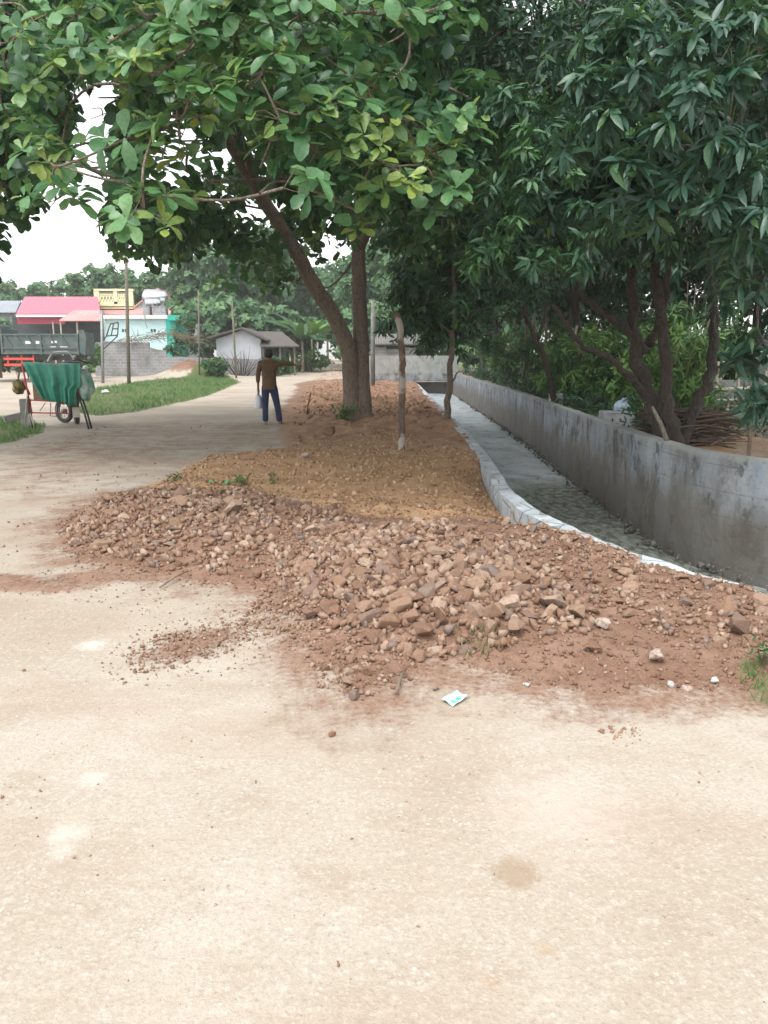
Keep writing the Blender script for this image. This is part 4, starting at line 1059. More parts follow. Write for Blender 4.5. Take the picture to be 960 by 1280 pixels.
# tall dense trees further along the right bank: three builds, copied
DENSE_G = 'dense trees along the far bank of the canal'
def dense(seed, x, y, h, r, label, zlow):
    z = hz(x, y)
    lm = [([(x, y, z - .1), (x + .1, y, z + h * .25), (x - .1, y + .1, z + h * .5), (x, y, z + h * .8)], .17, .06), ([(x, y, z + h * .2), (x - r * .4, y - r * .3, z + h * .45), (x - r * .6, y - r * .4, z + h * .6)], .08, .03), ([(x, y, z + h * .25), (x + r * .4, y - .2, z + h * .5)], .08, .03)]
    return make_tree('dense_tree', label, (x, y, z), lm, ell(80, (x, y, z + h * .56), r, r, h * .44, .7, 1.15, z + zlow), 20, 'broad', 8, .24, M['longan_leaf'], M['dark_bark'], DENSE_G, .45, .22, .05, .5, .3)
d1 = dense(1, 4.9, 21.5, 12.0, 4.0, 'nearest of the tall dense trees rising behind the middle of the wall', 2.6)
d2 = dense(2, 9.8, 17.5, 11.0, 3.8, 'tall dense tree filling the gap behind the many-stemmed fruit tree', 1.7)
d3 = dense(3, 5.2, 32.0, 13.0, 4.6, 'tall dense tree overhanging the far stretch of the canal', 2.6)
for src, x, y, rz, s, lb in ((d1, 8.6, 25, 1.2, 1.05, 'tall dense tree set back to the right behind the slim tree'), (d2, 6.5, 30, 2.5, 1.1, 'dense tree in the second row of the far bank'), (d3, 13.5, 22, .7, .9, 'dense tree deep behind the yard on the right'),
                             (d1, 5.6, 40, 2.0, 1.0, 'farthest dense tree beside the end of the canal wall'), (d2, 12.5, 27, 4.0, 1.15, 'dense tree at the back right beyond the yard'), (d3, 8.5, 38, 3.3, 1.0, 'dense tree of the back row beyond the canal')):
    o = copy_tree(src); o.location = (x, y, hz(x, y)); o.rotation_euler.z = rz; o.scale = (s, s, s); o['label'] = lb

# background wood: prototypes and copies, each a thing
WOOD_G = 'hazy trees of the wood behind the houses'
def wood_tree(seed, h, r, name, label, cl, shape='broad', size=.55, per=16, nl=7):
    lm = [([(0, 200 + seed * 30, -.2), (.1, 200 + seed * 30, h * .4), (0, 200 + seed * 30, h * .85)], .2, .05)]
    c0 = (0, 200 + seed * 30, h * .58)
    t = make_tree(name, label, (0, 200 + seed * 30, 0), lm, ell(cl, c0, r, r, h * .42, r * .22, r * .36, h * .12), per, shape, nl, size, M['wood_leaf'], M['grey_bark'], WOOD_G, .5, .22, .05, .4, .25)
    return t
w1 = wood_tree(0, 10, 4.6, 'wood_tree', 'round-crowned tree', 50)
w2 = wood_tree(1, 14, 3.8, 'wood_tree', 'tall narrow tree', 54)
w3 = wood_tree(2, 6, 3.4, 'wood_tree', 'low bushy tree', 36)
LAB = {id(w1): 'round pale green tree in the hazy wood behind the houses', id(w2): 'tall narrow tree rising from the hazy wood', id(w3): 'low bushy tree at the foot of the hazy wood'}
spots = [(-40, 88, w1, 1.0), (5, 92, w1, .95), (45, 86, w1, .95), (95, 95, w1, 1.0), (118, 78, w2, .78), (140, 82, w2, .82), (165, 90, w1, 1.05), (190, 80, w2, .7), (215, 86, w1, 1.1), (245, 76, w2, .92), (265, 84, w1, 1.2), (285, 74, w2, .95), (305, 82, w1, 1.25),
         (330, 76, w2, 1.0), (345, 90, w1, 1.3), (365, 84, w2, 1.0), (390, 100, w1, 1.2), (410, 120, w2, 1.1), (430, 130, w1, 1.3), (445, 95, w2, 1.0), (465, 80, w1, 1.2), (490, 74, w2, 1.1), (515, 70, w1, 1.2), (540, 66, w2, 1.1), (570, 64, w1, 1.2), (605, 66, w2, 1.0),
         (250, 66, w3, .9), (290, 67, w3, 1.0), (330, 69, w3, 1.0), (360, 72, w3, .8), (-10, 70, w3, .7), (455, 66, w3, .9), (500, 62, w3, .9), (550, 56, w3, 1.0), (600, 54, w3, 1.0), (-110, 80, w1, 1.1), (-180, 84, w2, 1.0), (640, 60, w1, 1.2), (700, 62, w2, 1.1), (780, 66, w1, 1.2), (20, 98, w2, .78), (70, 99, w2, .74)]
used = set()
for px, D_, src, s in spots:
    p = at(px, 450, D_); o = src if id(src) not in used else copy_tree(src); used.add(id(src))
    o.location = (p.x, p.y, hz(p.x, p.y)); o.rotation_euler.z = random.uniform(0, 6.28); k = s * random.uniform(.92, 1.08); o.scale = (k, k, k)
    o['label'] = LAB[id(src)]

# shrubs behind the wall and elsewhere
SHRUB_G = 'leafy shrubs behind the canal wall'
def shrub_proto(x, y, h, r, label, tm, shape='lance', size=.16, cl=14, group=SHRUB_G, leaf='shrub_leaf'):
    z = hz(x, y); root = empty('shrub', (x, y, z), label, 'shrub', group)
    m = MB()
    for k in range(6):
        a = rng.random() * 6.28; limb(m, [(x, y, z - .05), (x + math.cos(a) * r * .3, y + math.sin(a) * r * .3, z + h * .5), (x + math.cos(a) * r * .6, y + math.sin(a) * r * .6, z + h * .9)], .018, .006, 5)
    m.build('stem', M['twig'], root, True)
    C, A = clump_pts(ell(cl, (x, y, z + h * .58), r, r, h * .42, r * .3, r * .5), 16, .2)
    V, F, T = rosettes(shape, C, A, 7, size, tm, .2, (0, .7), .4, .1, .03); finish_crown(root, V, F, T, M[leaf], 'foliage'); return root
s1 = shrub_proto(4.6, 12.6, 1.5, .7, 'pale green leafy shrub between the fruit tree stems', .75)
s2 = shrub_proto(5.2, 18, 2.0, .9, 'dense green shrub behind the middle of the wall', .35)
s3 = shrub_proto(4.9, 14.6, 1.3, .6, 'yellow-green bush beyond the fruit tree', .95, 'broad', .13)
for src, x, y, s in ((s2, 4.6, 22, 1.0), (s2, 4.9, 26, 1.1), (s1, 5.4, 15.8, 1.1), (s2, 6.4, 17, 1.2), (s2, 4.6, 30, 1.1), (s1, 4.7, 34, 1.2), (s2, 7.0, 21, 1.3), (s2, 6.0, 24, 1.3), (s1, 4.2, 19.2, .9), (s2, 8.4, 19, 1.2), (s3, 5.3, 20.5, 1.2), (s2, 5.8, 28, 1.4), (s2, 4.35, 17.2, .8), (s2, 8.0, 24, 1.6), (s1, 4.7, 13.6, .8)):
    o = copy_tree(src); o.location = (x, y, hz(x, y)); o.scale = (s, s, s * random.uniform(.9, 1.2)); o.rotation_euler.z = random.uniform(0, 6)
    o['label'] = 'leafy shrub in the shade behind the canal wall'
for k in range(26):
    y = 11.5 + 30 * random.random() ** 1.2; x = float(wx(y)) + random.uniform(.7, 5.5)
    if abs(x - 4) < .8 and abs(y - 12.4) < .6: continue
    src = random.choice((s1, s1, s2, s2, s3)); o = copy_tree(src); sc_ = random.uniform(.7, 1.25); o.location = (x, y, hz(x, y)); o.scale = (sc_, sc_, sc_ * random.uniform(.8, 1.3)); o.rotation_euler.z = random.uniform(0, 6)
    o['label'] = 'leafy shrub in the shade behind the canal wall'
n = 5000; yy = 11.2 + 33 * rng.random(n) ** 1.3; xx = wx(yy) + .25 + 5 * rng.random(n) ** 1.5
C = np.column_stack([xx, yy, tz(xx, yy) + .75 * rng.random(n) ** 2.0]); keepu = fbm(xx * .9, yy * .9, 91, 3) + .3 > C[:, 2] - .5; C = C[keepu]
V, F, T = rosettes('lance', C, rng.normal(0, .5, C.shape) + [0, 0, .8], 5, .15, .4, .25, (0, .9), .3, .05, .08)
tag(link_mesh('undergrowth', bulk_mesh('undergrowth', V, F, T, True), M['longan_leaf']), 'low tangled undergrowth behind the canal wall', 'undergrowth', kind='stuff')
for k, (px, D_, h_) in enumerate(((625, 24, 2.6), (640, 22, 2.1), (655, 19, 1.8), (610, 27, 3.0), (728, 15.5, 1.5), (745, 14.5, 1.6))):
    bx_ = float(wx(D_)) + .45 + .25 * k; m = MB(); z = hz(bx_, D_); m.tube([(bx_, D_, z - .1), (bx_ + random.gauss(0, .08), D_, z + h_ * .5), (bx_ + random.gauss(0, .12), D_, z + h_)], [.05, .045, .03], 7)
    tag(m.build('bare_trunk', M['grey_bark'], None, True), 'thin bare pale trunk standing in the thicket behind the wall', 'trunk', 'thin bare trunks in the thicket')
# bushes near houses, truck and hut
for px, py, D_, h, r, lb, tm in ((20, 440, 49, 3.0, 1.6, 'grey-green bush behind the truck bed at the left edge', .3), (33, 440, 50, 2.6, 1.0, 'bright green bush peeping over the truck bed', .8), (112, 462, 52, 2.4, .9, 'bright green bush between truck and block wall', .7),
                                 (232, 455, 56.5, 3.8, 1.3, 'grey-green small-leaved bush at the teal corner of the house', .3), (268, 462, 53, 1.2, .9, 'low weeds beside the spoil heap and hut', .5), (345, 452, 56, 1.6, 1.0, 'dark bush under the lean-to of the hut', .2), (385, 448, 66, 1.8, 1.5, 'green bush on the verge beside the far road', .7)):
    p = at(px, py, D_)
    shrub_proto(p.x, p.y, h, r, lb, tm, 'broad', .24, 14, 'bushes around the houses and the hut')

# banana plants
def banana(x, y, h, label):
    z = hz(x, y); root = empty('banana_plant', (x, y, z), label, 'plant', 'banana plants by the far road')
    m = MB(); limb(m, [(x, y, z - .1), (x + .05, y, z + h * .3), (x, y, z + h * .55)], .14, .09, 8); m.build('stem', M['grey_bark'], root, True)
    V, F, T = rosettes('banana', np.array([[x, y, z + h * .55]]), np.array([[0, 0, 1.]]), 10, h * .6, .6, .1, (.5, 1.2), .1, 0, .02)
    finish_crown(root, V, F, T, M['shrub_leaf'], 'leaves')
for px, D_, h, lb in ((378, 64, 4.6, 'pale banana plant left of the pair by the far road'), (390, 67, 5.2, 'tallest banana plant beside the far road'), (366, 68, 4.2, 'banana plant nearest the hut roof')):
    p = at(px, 448, D_); banana(p.x, p.y, h, lb)

# ------------------------------------------------------------------ grass
def blades(name, polys, label, mat, hmin=.06, hmax=.16, cat_='grass'):
    P = np.concatenate([sample_poly(p, n, -.05) for p, n in polys]); n = len(P)
    keepn = fbm(P[:, 0] * 1.3, P[:, 1] * 1.3, 77, 3) > -.28; P = P[keepn]; n = len(P)
    B = np.column_stack([P, tz(P[:, 0], P[:, 1])]); D = np.column_stack([rng.normal(0, .45, n), rng.normal(0, .45, n), np.ones(n)])
    S = rng.uniform(hmin, hmax, n) * (1 + .6 * (fbm(P[:, 0] * .8, P[:, 1] * .8, 5, 2) > .15))
    Dn = nrm(D); U = np.column_stack([rng.normal(size=n), rng.normal(size=n), np.zeros(n)])
    V, F, T = leaves('blade', B, Dn, U, S * 1.3, np.clip(rng.normal(.5, .25, n), 0, 1))
    return tag(link_mesh(name, bulk_mesh(name, V, F, T, True), mat), label, cat_, kind='stuff')
blades('grass', [(P_GRASS1, 16000), (P_GRASS2, 9000)], 'short green roadside grass beside the cart and below the poles', M['grass'], .04, .105)
blades('grass', [(P_GRASS3, 9000)], 'rough green verge along the far road', M['grass'], .12, .30)
blades('grass', [(P_GRASS4, 450)], 'green grass tuft at the right edge of the road', M['grass'], .03, .075)
blades('dry_grass', [(gpoly([(570, 812), (600, 806), (632, 818), (600, 828), (575, 826)]), 90)], 'dry straw-coloured grass tuft at the foot of the rubble', M['dry_grass'], .03, .07)
def weed(px, py, r, h, label, n=26, size=.1, dark=.6):
    x, y = G(px, py); z = hz(x, y); root = empty('weed', (x, y, z), label, 'weed')
    C = np.column_stack([rng.normal(x, r * .5, n), rng.normal(y, r * .5, n), z + rng.random(n) * h]); A = rng.normal(0, .4, (n, 3)) + [0, 0, 1]
    V, F, T = rosettes('lance', C, A, 6, size, dark, .15, (.1, .9), .2, .1, .02)
    finish_crown(root, V, F, T, M['shrub_leaf'], 'leaves')
    m = MB()
    for c in C[::2]: m.tube([(x, y, z - .02), tuple(c)], .004, 4, False)
    m.build('stem', M['twig'], root)
weed(432, 530, .22, .28, 'small green weed at the foot of the forked trunk', 30, .13)
weed(300, 607, .16, .05, 'low green sprig on the ochre soil beside the green leaf', 9, .09)
weed(222, 606, .10, .06, 'little weed at the edge of dirt road and soil', 7, .08, .4)
weed(345, 608, .10, .05, 'tiny sprig on ochre soil right of the green leaf', 5, .08, .5)
weed(952, 838, .10, .12, 'broad-leaved weed at the right edge beside the boulder', 9, .06, .3)
# ------------------------------------------------------------------ stake, poles
x, y = G(502, 566); z = hz(x, y)
m = MB(); pts = [(x, y, z - .2)] + [tuple(at(px, py, y)) for px, py in ((502, 520), (503, 470), (502, 435), (499, 405), (496, 391))]
limb(m, pts, .058, .05, 10, .006)
st = m.build('wooden_stake', M['stake_wood'], None, True); tag(st, 'rough bare wooden stake planted upright in the ochre soil', 'stake')
m = MB(); sp = at(383, 552, 15.9); gx, gy = G(384, 520); gz = hz(gx, gy)
m.tube([(gx, gy, gz - .1), (gx + .02, gy, gz + .25), (gx + .10, gy, gz + .55), (gx + .10, gy, gz + .62)], [.02, .016, .012, .006], 6)
tag(m.build('dead_stick', M['brush'], None, True), 'short dark stick poking out of the clods beside the man', 'stick')
def pole(px, base_y, Y, top_px, h, r, mat, label, lean=0):
    p = at(px, base_y, Y); z = hz(p.x, p.y); fw = Y * math.cos(PITCH) - (z + h - CAM_H) * math.sin(PITCH); lean = (top_px - 480) / FPX * fw - p.x
    m = MB(); m.tube([(p.x, p.y, z - .2), (p.x + lean * .5, p.y, z + h * .5), (p.x + lean, p.y, z + h)], [r, r * .9, r * .75], 10)
    o = m.build('pole', mat, None, True); return tag(o, label, 'pole', 'poles along the left roadside')
pole(161, 480, 43, 157, 7.6, .10, M['grey_bark'], 'thick mottled pole in the grass before the block wall', -.2)
pole(249, 465, 53, 248, 5.4, .06, M['grey_bark'], 'pale slim pole beside the spoil heap', 0)
pole(295, 462, 52, 290, 4.9, .07, M['grey_bark'], 'brownish leaning pole in front of the white hut', -.45)
pole(466, 481, 40, 466, 4.2, .12, M['grey_stone'], 'grey cement post showing just right of the forked trunk', 0)
pole(397, 450, 78, 397, 3.8, .09, M['white_paint'], 'white post near the far bend of the road', 0)
pole(391, 452, 66, 389, 3.6, .06, M['pale_wood'], 'thin pale stick pole on the far verge', 0)
# steel post with bracket frame
Y0 = 44.0; p = at(129, 487, Y0); pz = hz(p.x, p.y)
root = empty('steel_post', (p.x, p.y, pz), 'grey steel post with an angled bracket frame before the turquoise house', 'post')
tp = at(127, 388, Y0)
m = MB(); m.tube([(p.x, p.y, pz - .2), (tp.x, Y0, tp.z)], .085, 8); m.build('post', M['steel'], root, True)
m = MB(); Q = lambda px, py, d=0: tuple(at(px, py, Y0 + d))
for a, b in (((133, 420), (147, 419)), ((147, 419), (148, 403)), ((148, 403), (138, 405)), ((138, 405), (133, 420)), ((140, 411), (148, 411)), ((147, 420), (130, 436)), ((128, 428), (133, 420)), ((142, 404), (139, 420))): m.tube([Q(*a), Q(*b)], .035, 6)
m.build('bracket', M['dark_steel'], root, True)
# rail from the post along the wall
m = MB(); m.tube([Q(129, 428, .3), Q(158, 428, .3)], .06, 6); m.build('rail', M['steel'], root)

# ------------------------------------------------------------------ houses on the left
def quadbox(m, px0, py0, px1, py1, Y0, depth, off=0):
    a, b = at(px0, py1, Y0), at(px1, py0, Y0)
    m.box((a.x, Y0 + off, a.z), (b.x, Y0 + off + depth, b.z))
def slope(m, ridge, eave, Yr, Ye, th=.08):
    """roof slab: ridge (px0,px1,py) at Yr, eave (px0,px1,py) at Ye"""
    a, b = at(eave[0], eave[2], Ye), at(eave[1], eave[2], Ye); c, d = at(ridge[1], ridge[2], Yr), at(ridge[0], ridge[2], Yr)
    up = Vector((0, 0, th)); vs = [a, b, c, d] + [v + up for v in (a, b, c, d)]
    m._add(vs, [(0, 3, 2, 1), (4, 5, 6, 7), (0, 1, 5, 4), (1, 2, 6, 5), (2, 3, 7, 6), (3, 0, 4, 7)])
c = at(75, 470, 62); zz = hz(c.x, 62)
h = empty('red_roof_house', (c.x, 64, zz), 'long low house with a pink-red sheet roof and shaded porch', 'house')
m = MB(); slope(m, (31, 122, 372), (20, 126, 393.5), 66, 61.5); r_ = m.build('roof', M['pink_roof'], h)
m = MB(); slope(m, (31, 122, 372), (34, 118, 380), 66.02, 72); m.build('roof', M['pink_roof'], h)
m = MB(); quadbox(m, 20, 393.5, 126, 396.2, 61.45, .12); m.build('gutter', M['white_paint'], h)
m = MB(); quadbox(m, 22, 396.2, 80, 405, 61.7, .15); m.build('fascia', M['maroon'], h)
m = MB(); a, b = at(22, 475, 65), at(126, 394, 65); m.box((a.x, 65, zz - .3), (b.x, 69, b.z)); m.build('wall', M['dark_gap'], h)
m = MB(); slope(m, (92, 124, 389), (74, 126, 401.5), 61.2, 58.6, .07); m.build('porch_roof', M['faded_roof'], h)
for px in (75.5, 96, 66):
    m = MB(); a = at(px, 402, 58.9 if px > 70 else 61.6); m.tube([(a.x, a.y, zz - .2), (a.x, a.y, a.z - .02)], .06, 8); m.build('post', M['pale_wood'], h)
c = at(10, 470, 70)
h = empty('grey_roof_house', (c.x, 72, hz(c.x, 72)), 'house with a grey sheet roof at the far left edge', 'house')
m = MB(); slope(m, (-60, 26, 377), (-60, 20, 391), 76, 71); m.build('roof', M['grey_roof'], h)
m = MB(); a, b = at(-58, 475, 72), at(18, 391, 72); m.box((a.x, 72, hz(c.x, 72) - .3), (b.x, 78, b.z)); m.build('wall', M['white_wall'], h)
# yellow balcony house behind
c = at(142, 470, 68); zz = hz(c.x, 68)
h = empty('yellow_house', (c.x, 69, zz), 'house showing a yellow balcony parapet with cut-out panels above the roofs', 'house')
m = MB(); a, b = at(118, 386, 68.5), at(166, 384, 68.5); m.box((a.x + .1, 68.5, zz - .3), (b.x - .1, 74, a.z)); m.build('wall', M['yellow_wall'], h)
m = MB()
quadbox(m, 117, 361, 166.5, 363.5, 68, .35); quadbox(m, 118.5, 380, 166, 382.5, 67.9, .5); quadbox(m, 119.5, 384, 166, 386, 68, .5)
for a_, b_ in ((118, 123.5), (142.5, 146), (161, 165.5)): quadbox(m, a_, 363.5, b_, 380, 68.05, .25)
quadbox(m, 123.5, 377, 161, 380, 68.05, .25)
quadbox(m, 119, 382.5, 165.5, 384, 68.1, .35)
for k in range(2):
    x0, x1 = (123.5, 142.5) if k == 0 else (146, 161)
    quadbox(m, x0, 367.2, x1, 368.4, 68.1, .15)
    nn = 5
    for j in range(nn):
        xx_ = x0 + (x1 - x0) * (j + .5) / nn
        a, b = at(xx_ - 1.2, 377, 68.1), at(xx_ + 1.2, 368.4, 68.1)
        m.bar((a.x, 68.16, a.z), (b.x, 68.16, b.z), .12, .1); m.bar((b.x, 68.2, a.z), (a.x, 68.2, b.z), .10, .1)
m.build('balcony', M['yellow_wall'], h)
m = MB(); quadbox(m, 122, 365, 162, 380, 68.9, .1); m.build('balcony_shade', M['grey_stone'], h)
# grey gabled shed roof behind the tank
c = at(197, 470, 74); zz = hz(c.x, 74)
h = empty('gable_house', (c.x, 76, zz), 'house with a plain blue-grey gable end behind the water tank', 'house')
a, b, t_ = at(164, 389, 74), at(231, 389, 74), at(197, 362, 74)
m = MB(); m.prism([(a.x, zz - .2), (b.x, zz - .2), (b.x, b.z), (t_.x, t_.z), (a.x, a.z)], 74, 80); m.build('wall', M['grey_roof'], h)
m = MB()
for e in (a, b):
    d = (t_ - e); m._add([(e.x - d.x * .06, 73.8, e.z - d.z * .06 + .03), (t_.x, 73.8, t_.z + .03), (t_.x, 80.2, t_.z + .03), (e.x - d.x * .06, 80.2, e.z - d.z * .06 + .03), (e.x - d.x * .06, 73.8, e.z - d.z * .06 + .15), (t_.x, 73.8, t_.z + .15), (t_.x, 80.2, t_.z + .15), (e.x - d.x * .06, 80.2, e.z - d.z * .06 + .15)], [(0, 3, 2, 1), (4, 5, 6, 7), (0, 1, 5, 4), (1, 2, 6, 5), (2, 3, 7, 6), (3, 0, 4, 7)])
m.build('roof', M['faded_roof'], h)
# turquoise house
c = at(170, 470, 60); zz = hz(c.x, 60)
h = empty('turquoise_house', (c.x, 61, zz), 'flat-roofed pale turquoise house with a teal corner', 'house')
a, b = at(129, 396, 60), at(207, 396, 60)
m = MB(); m.box((a.x, 60, zz - .3), (b.x, 66, b.z)); m.build('wall', M['cyan_wall'], h)
m = MB(); quadbox(m, 128.5, 393.8, 209, 398.5, 59.7, 6.4); m.build('roof_slab', M['white_paint'], h)
a, b = at(207.3, 398, 59.85), at(219, 398, 59.85); m = MB(); m.box((a.x, 59.85, zz - .3), (b.x, 63, b.z)); m.build('corner_wall', M['teal'], h)
m = MB(); quadbox(m, 209.3, 394, 225, 400.5, 59.2, 4); m.build('canopy', M['teal'], h)
for px in (155.5, 191.5):
    m = MB(); quadbox(m, px - 3, 411.3, px + 3, 415, 59.97, .05); v_ = m.build('vent', M['dark_gap'], h)
    m = MB(); quadbox(m, px - .3, 411.3, px + .3, 415, 59.94, .02); m.build('mullion', M['cyan_wall'], v_)
m = MB(); slope(m, (126, 232, 386), (124, 236, 394), 69, 66.3); m.build('roof', M['faded_roof'], h)
m = MB(); p1 = at(182, 388, 59.6); m.tube([at(180, 391, 59.6), at(181, 398, 59.5), at(182, 405, 59.5), at(184, 410, 59.4)], .04, 6); m.build('pipe', M['steel'], h)
# white annex right of the corner
m = MB(); a, b = at(219.5, 404, 63), at(246, 404, 63); m.box((a.x, 63, zz - .3), (b.x, 68, b.z)); m.build('annex_wall', M['white_wall'], h)
# water tank
c = at(192, 386, 64)
h = empty('water_tank', (c.x, 64, c.z), 'shiny round steel water tank on block stands on the flat roof', 'water tank')
def tank(px, py, r, L):
    c = at(px, py, 64); m = MB()
    m.lathe((c.x, 64, c.z), (1, .25, 0), [(0.01, -L / 2 - .28), (r * .5, -L / 2 - .22), (r * .85, -L / 2 - .1), (r, -L / 2), (r * 1.02, -L / 4), (r, 0), (r * 1.02, L / 4), (r, L / 2), (r * .85, L / 2 + .1), (r * .5, L / 2 + .22), (.01, L / 2 + .28)], 20)
    return m
tank(191, 372, .62, 1.1).build('tank', pm('stainless', (.62, .64, .66), (.5, .52, .55), 2, .22, .05, metal=.9), h, True)
tank(202, 371, .45, .5).build('tank', bpy.data.materials['stainless'], h, True)
for px in (182.5, 199):
    m = MB(); quadbox(m, px - (4 if px < 190 else 7.5), 382.5, px + (4 if px < 190 else 7.5), 394, 63.7, .8); m.build('stand', M['block'], h)
m = MB()
for px in (180, 186, 196, 204): m.tube([at(px, 384, 63.65), at(px + 1, 376, 63.6)], .03, 6)
m.build('bracket', M['steel'], h)
# block wall
c = at(165, 470, 55); zz = hz(c.x, 55)
def zat(py, Y): return at(0, py, Y).z
m = MB(); poly = []
base = zz - .3
pts = [(119, 428), (186, 428), (186, 434), (196, 437), (208, 438), (208, 445.5), (252, 446.5), (252, 447)]
poly = [(at(119, 470, 55).x, base)] + [(at(px, py, 55).x, zat(py, 55)) for px, py in pts] + [(at(252, 470, 55).x, base)]
poly = poly[::-1]; m.prism(poly, 55, 55.25); tag(m.build('block_wall', M['block']), 'bare grey concrete block wall stepping down in front of the turquoise house', 'wall')
m = MB(); a, b = at(252.5, 447, 56.5), at(345, 447, 58); m.prism([(a.x, base), (b.x, base), (b.x, b.z - .15), (a.x, a.z)], 56.5, 56.7); tag(m.build('low_block_wall', M['block']), 'low grey block wall running past the white hut', 'wall')
# dried creeper on the wall
root = empty('dried_creeper', tuple(at(175, 428, 54.8)), 'dried grey creeper trailing over the block wall top', 'creeper'); m = MB()
for k in range(170):
    px = random.uniform(146, 246); t_ = (px - 146) / 60
    py = 427 - 9 * min(1, max(0, t_)) + (7 * max(0, (px - 210) / 36)) + random.gauss(0, 2.2)
    p = at(px, py, 54.9 + random.uniform(-.3, .2)); d = Vector((random.gauss(.5, .5), random.gauss(0, .2), random.gauss(-.1, .25)))
    m.tube([p, p + d * .6 + Vector((0, 0, .08)), p + d], [.022, .016, .008], 4, False)
m.build('stem', M['twig'], root)
# truck -----------------------------------------------------------------
Yt = 45.0; c = at(40, 470, Yt); tzz = hz(c.x, Yt)
tr = empty('dump_truck', (c.x, Yt + 1.1, tzz), 'dark green dump truck with a ribbed tipping bed and red underframe', 'truck')
x0, x1 = at(1, 430, Yt).x, at(99, 430, Yt).x; zt, zb = zat(418, Yt), zat(443, Yt); xm = at(106, 430, Yt).x
m = MB(); m.box((x0, Yt, zb), (x1, Yt + .06, zt)); m.box((x0, Yt + 2.14, zb), (x1, Yt + 2.2, zt)); m.box((x0, Yt + .06, zb), (x1, Yt + 2.14, zb + .1)); m.box((x0, Yt + .061, zb + .1), (x0 + .06, Yt + 2.139, zt + .3))
bed = m.build('bed', M['truck_green'], tr, False, .01)
m = MB()
for zz_ in (zt - .06, zb + .02, zb + .30): m.box((x0, Yt - .07, zz_), (x1, Yt - .003, zz_ + .09))
n_r = 6
for k in range(n_r):
    xa = x0 + .25 + (x1 - x0 - .6) * k / n_r; m.bar((xa, Yt - .04, zt - .08), (xa + .42, Yt - .04, zb + .36), .10, .07)
for xa in (x0 + .02, x0 + (x1 - x0) * .5, x1 - .14): m.box((xa, Yt - .085, zb), (xa + .12, Yt - .075 + .07, zt))
m.build('rib', M['truck_green'], bed, False, .01)
m = MB()
for px, py, w_, h_ in ((35, 428, 3.2, 3.4), (47, 428, 2.2, 3.4), (67.5, 427.5, 3.4, 3.0)): quadbox(m, px - w_, py - h_ / 2, px + w_, py + h_ / 2, Yt - .012, .009)
for px, py in ((22, 435), (38, 435), (68, 433.5), (80, 433.5)): quadbox(m, px - 5, py - .5, px + 5, py + .5, Yt - .012, .009)
m.build('painted_mark', M['white_paint'], bed)
m = MB(); m.box((x1 + .01, Yt + .1, zb - .05), (x1 + .09, Yt + 2.1, zt + .12)); m.prism([(x1 + .01, zb + .1), (xm, zb - .05), (xm + .12, zt - .2), (xm, zt + .25), (x1 + .05, zt + .22)], Yt - .05, Yt + .05); m.build('tailgate', M['truck_green'], tr, False, .01)
m = MB(); m.box((x0 - 1.2, Yt + .55, zb - .32), (x1 + .1, Yt + .75, zb - .06)); m.box((x0 - 1.2, Yt + 1.45, zb - .32), (x1 + .1, Yt + 1.65, zb - .06)); m.build('chassis', M['dark_steel'], tr)
m = MB()
for zz_ in (zat(450, Yt), zat(457.5, Yt)): m.box((at(4, 450, Yt).x, Yt + .05, zz_), (at(42, 450, Yt).x, Yt + .1, zz_ + .13))
for px in (8, 25, 40): m.box((at(px, 450, Yt).x, Yt + .101, zat(458, Yt)), (at(px + 1.6, 450, Yt).x, Yt + .16, zat(444, Yt)))
m.build('side_guard', M['bright_red'], tr)
def wheel(px, y_off):
    X_ = at(px, 460, Yt).x; r_ = .58; m = MB(); m.disc((X_, Yt + y_off, tzz + r_), (0, 1, 0), r_, .34, 28, .32); w_ = m.build('wheel', M['rubber'], tr, True)
    m = MB(); m.disc((X_, Yt + y_off, tzz + r_), (0, 1, 0), .33, .12, 20); m.disc((X_, Yt + y_off - .1, tzz + r_), (0, 1, 0), .14, .14, 12); m.build('rim', M['rim'], w_, True)
for px in (76, -70):
    wheel(px, .28); wheel(px, 1.95)
m = MB(); pts = [(60, 452), (63, 446), (67, 441), (72, 440), (84, 440), (89, 445), (92, 452)]
for a, b in zip(pts, pts[1:]):
    P1, P2 = at(*a, Yt), at(*b, Yt); d = P2 - P1; nrm_ = Vector((-d.z, 0, d.x)).normalized() * .07
    m._add([P1 + Vector((0, -.02, 0)), P2 + Vector((0, -.02, 0)), P2 + nrm_ + Vector((0, -.02, 0)), P1 + nrm_ + Vector((0, -.02, 0)), P1 + Vector((0, .5, 0)), P2 + Vector((0, .5, 0)), P2 + nrm_ + Vector((0, .5, 0)), P1 + nrm_ + Vector((0, .5, 0))], [(0, 1, 2, 3), (4, 7, 6, 5), (0, 4, 5, 1), (2, 6, 7, 3), (1, 5, 6, 2), (3, 7, 4, 0)])
m.build('mudguard', M['steel'], tr)
m = MB(); m.box((x0 - .35, Yt + .1, tzz + .25), (x0 - .3, Yt + .5, zb)); m.build('mud_flap', M['plank'], tr)
m = MB(); m.box((x0 - 2.2, Yt + .05, zb - .25), (x0 - .3, Yt + 2.15, zt + .55)); cb = m.build('cab', M['truck_green'], tr, False, .08)
m = MB(); m.box((x0 - 1.7, Yt + .03, zb + .55), (x0 - .7, Yt + .047, zt + .35)); m.build('window', M['dark_gap'], cb)

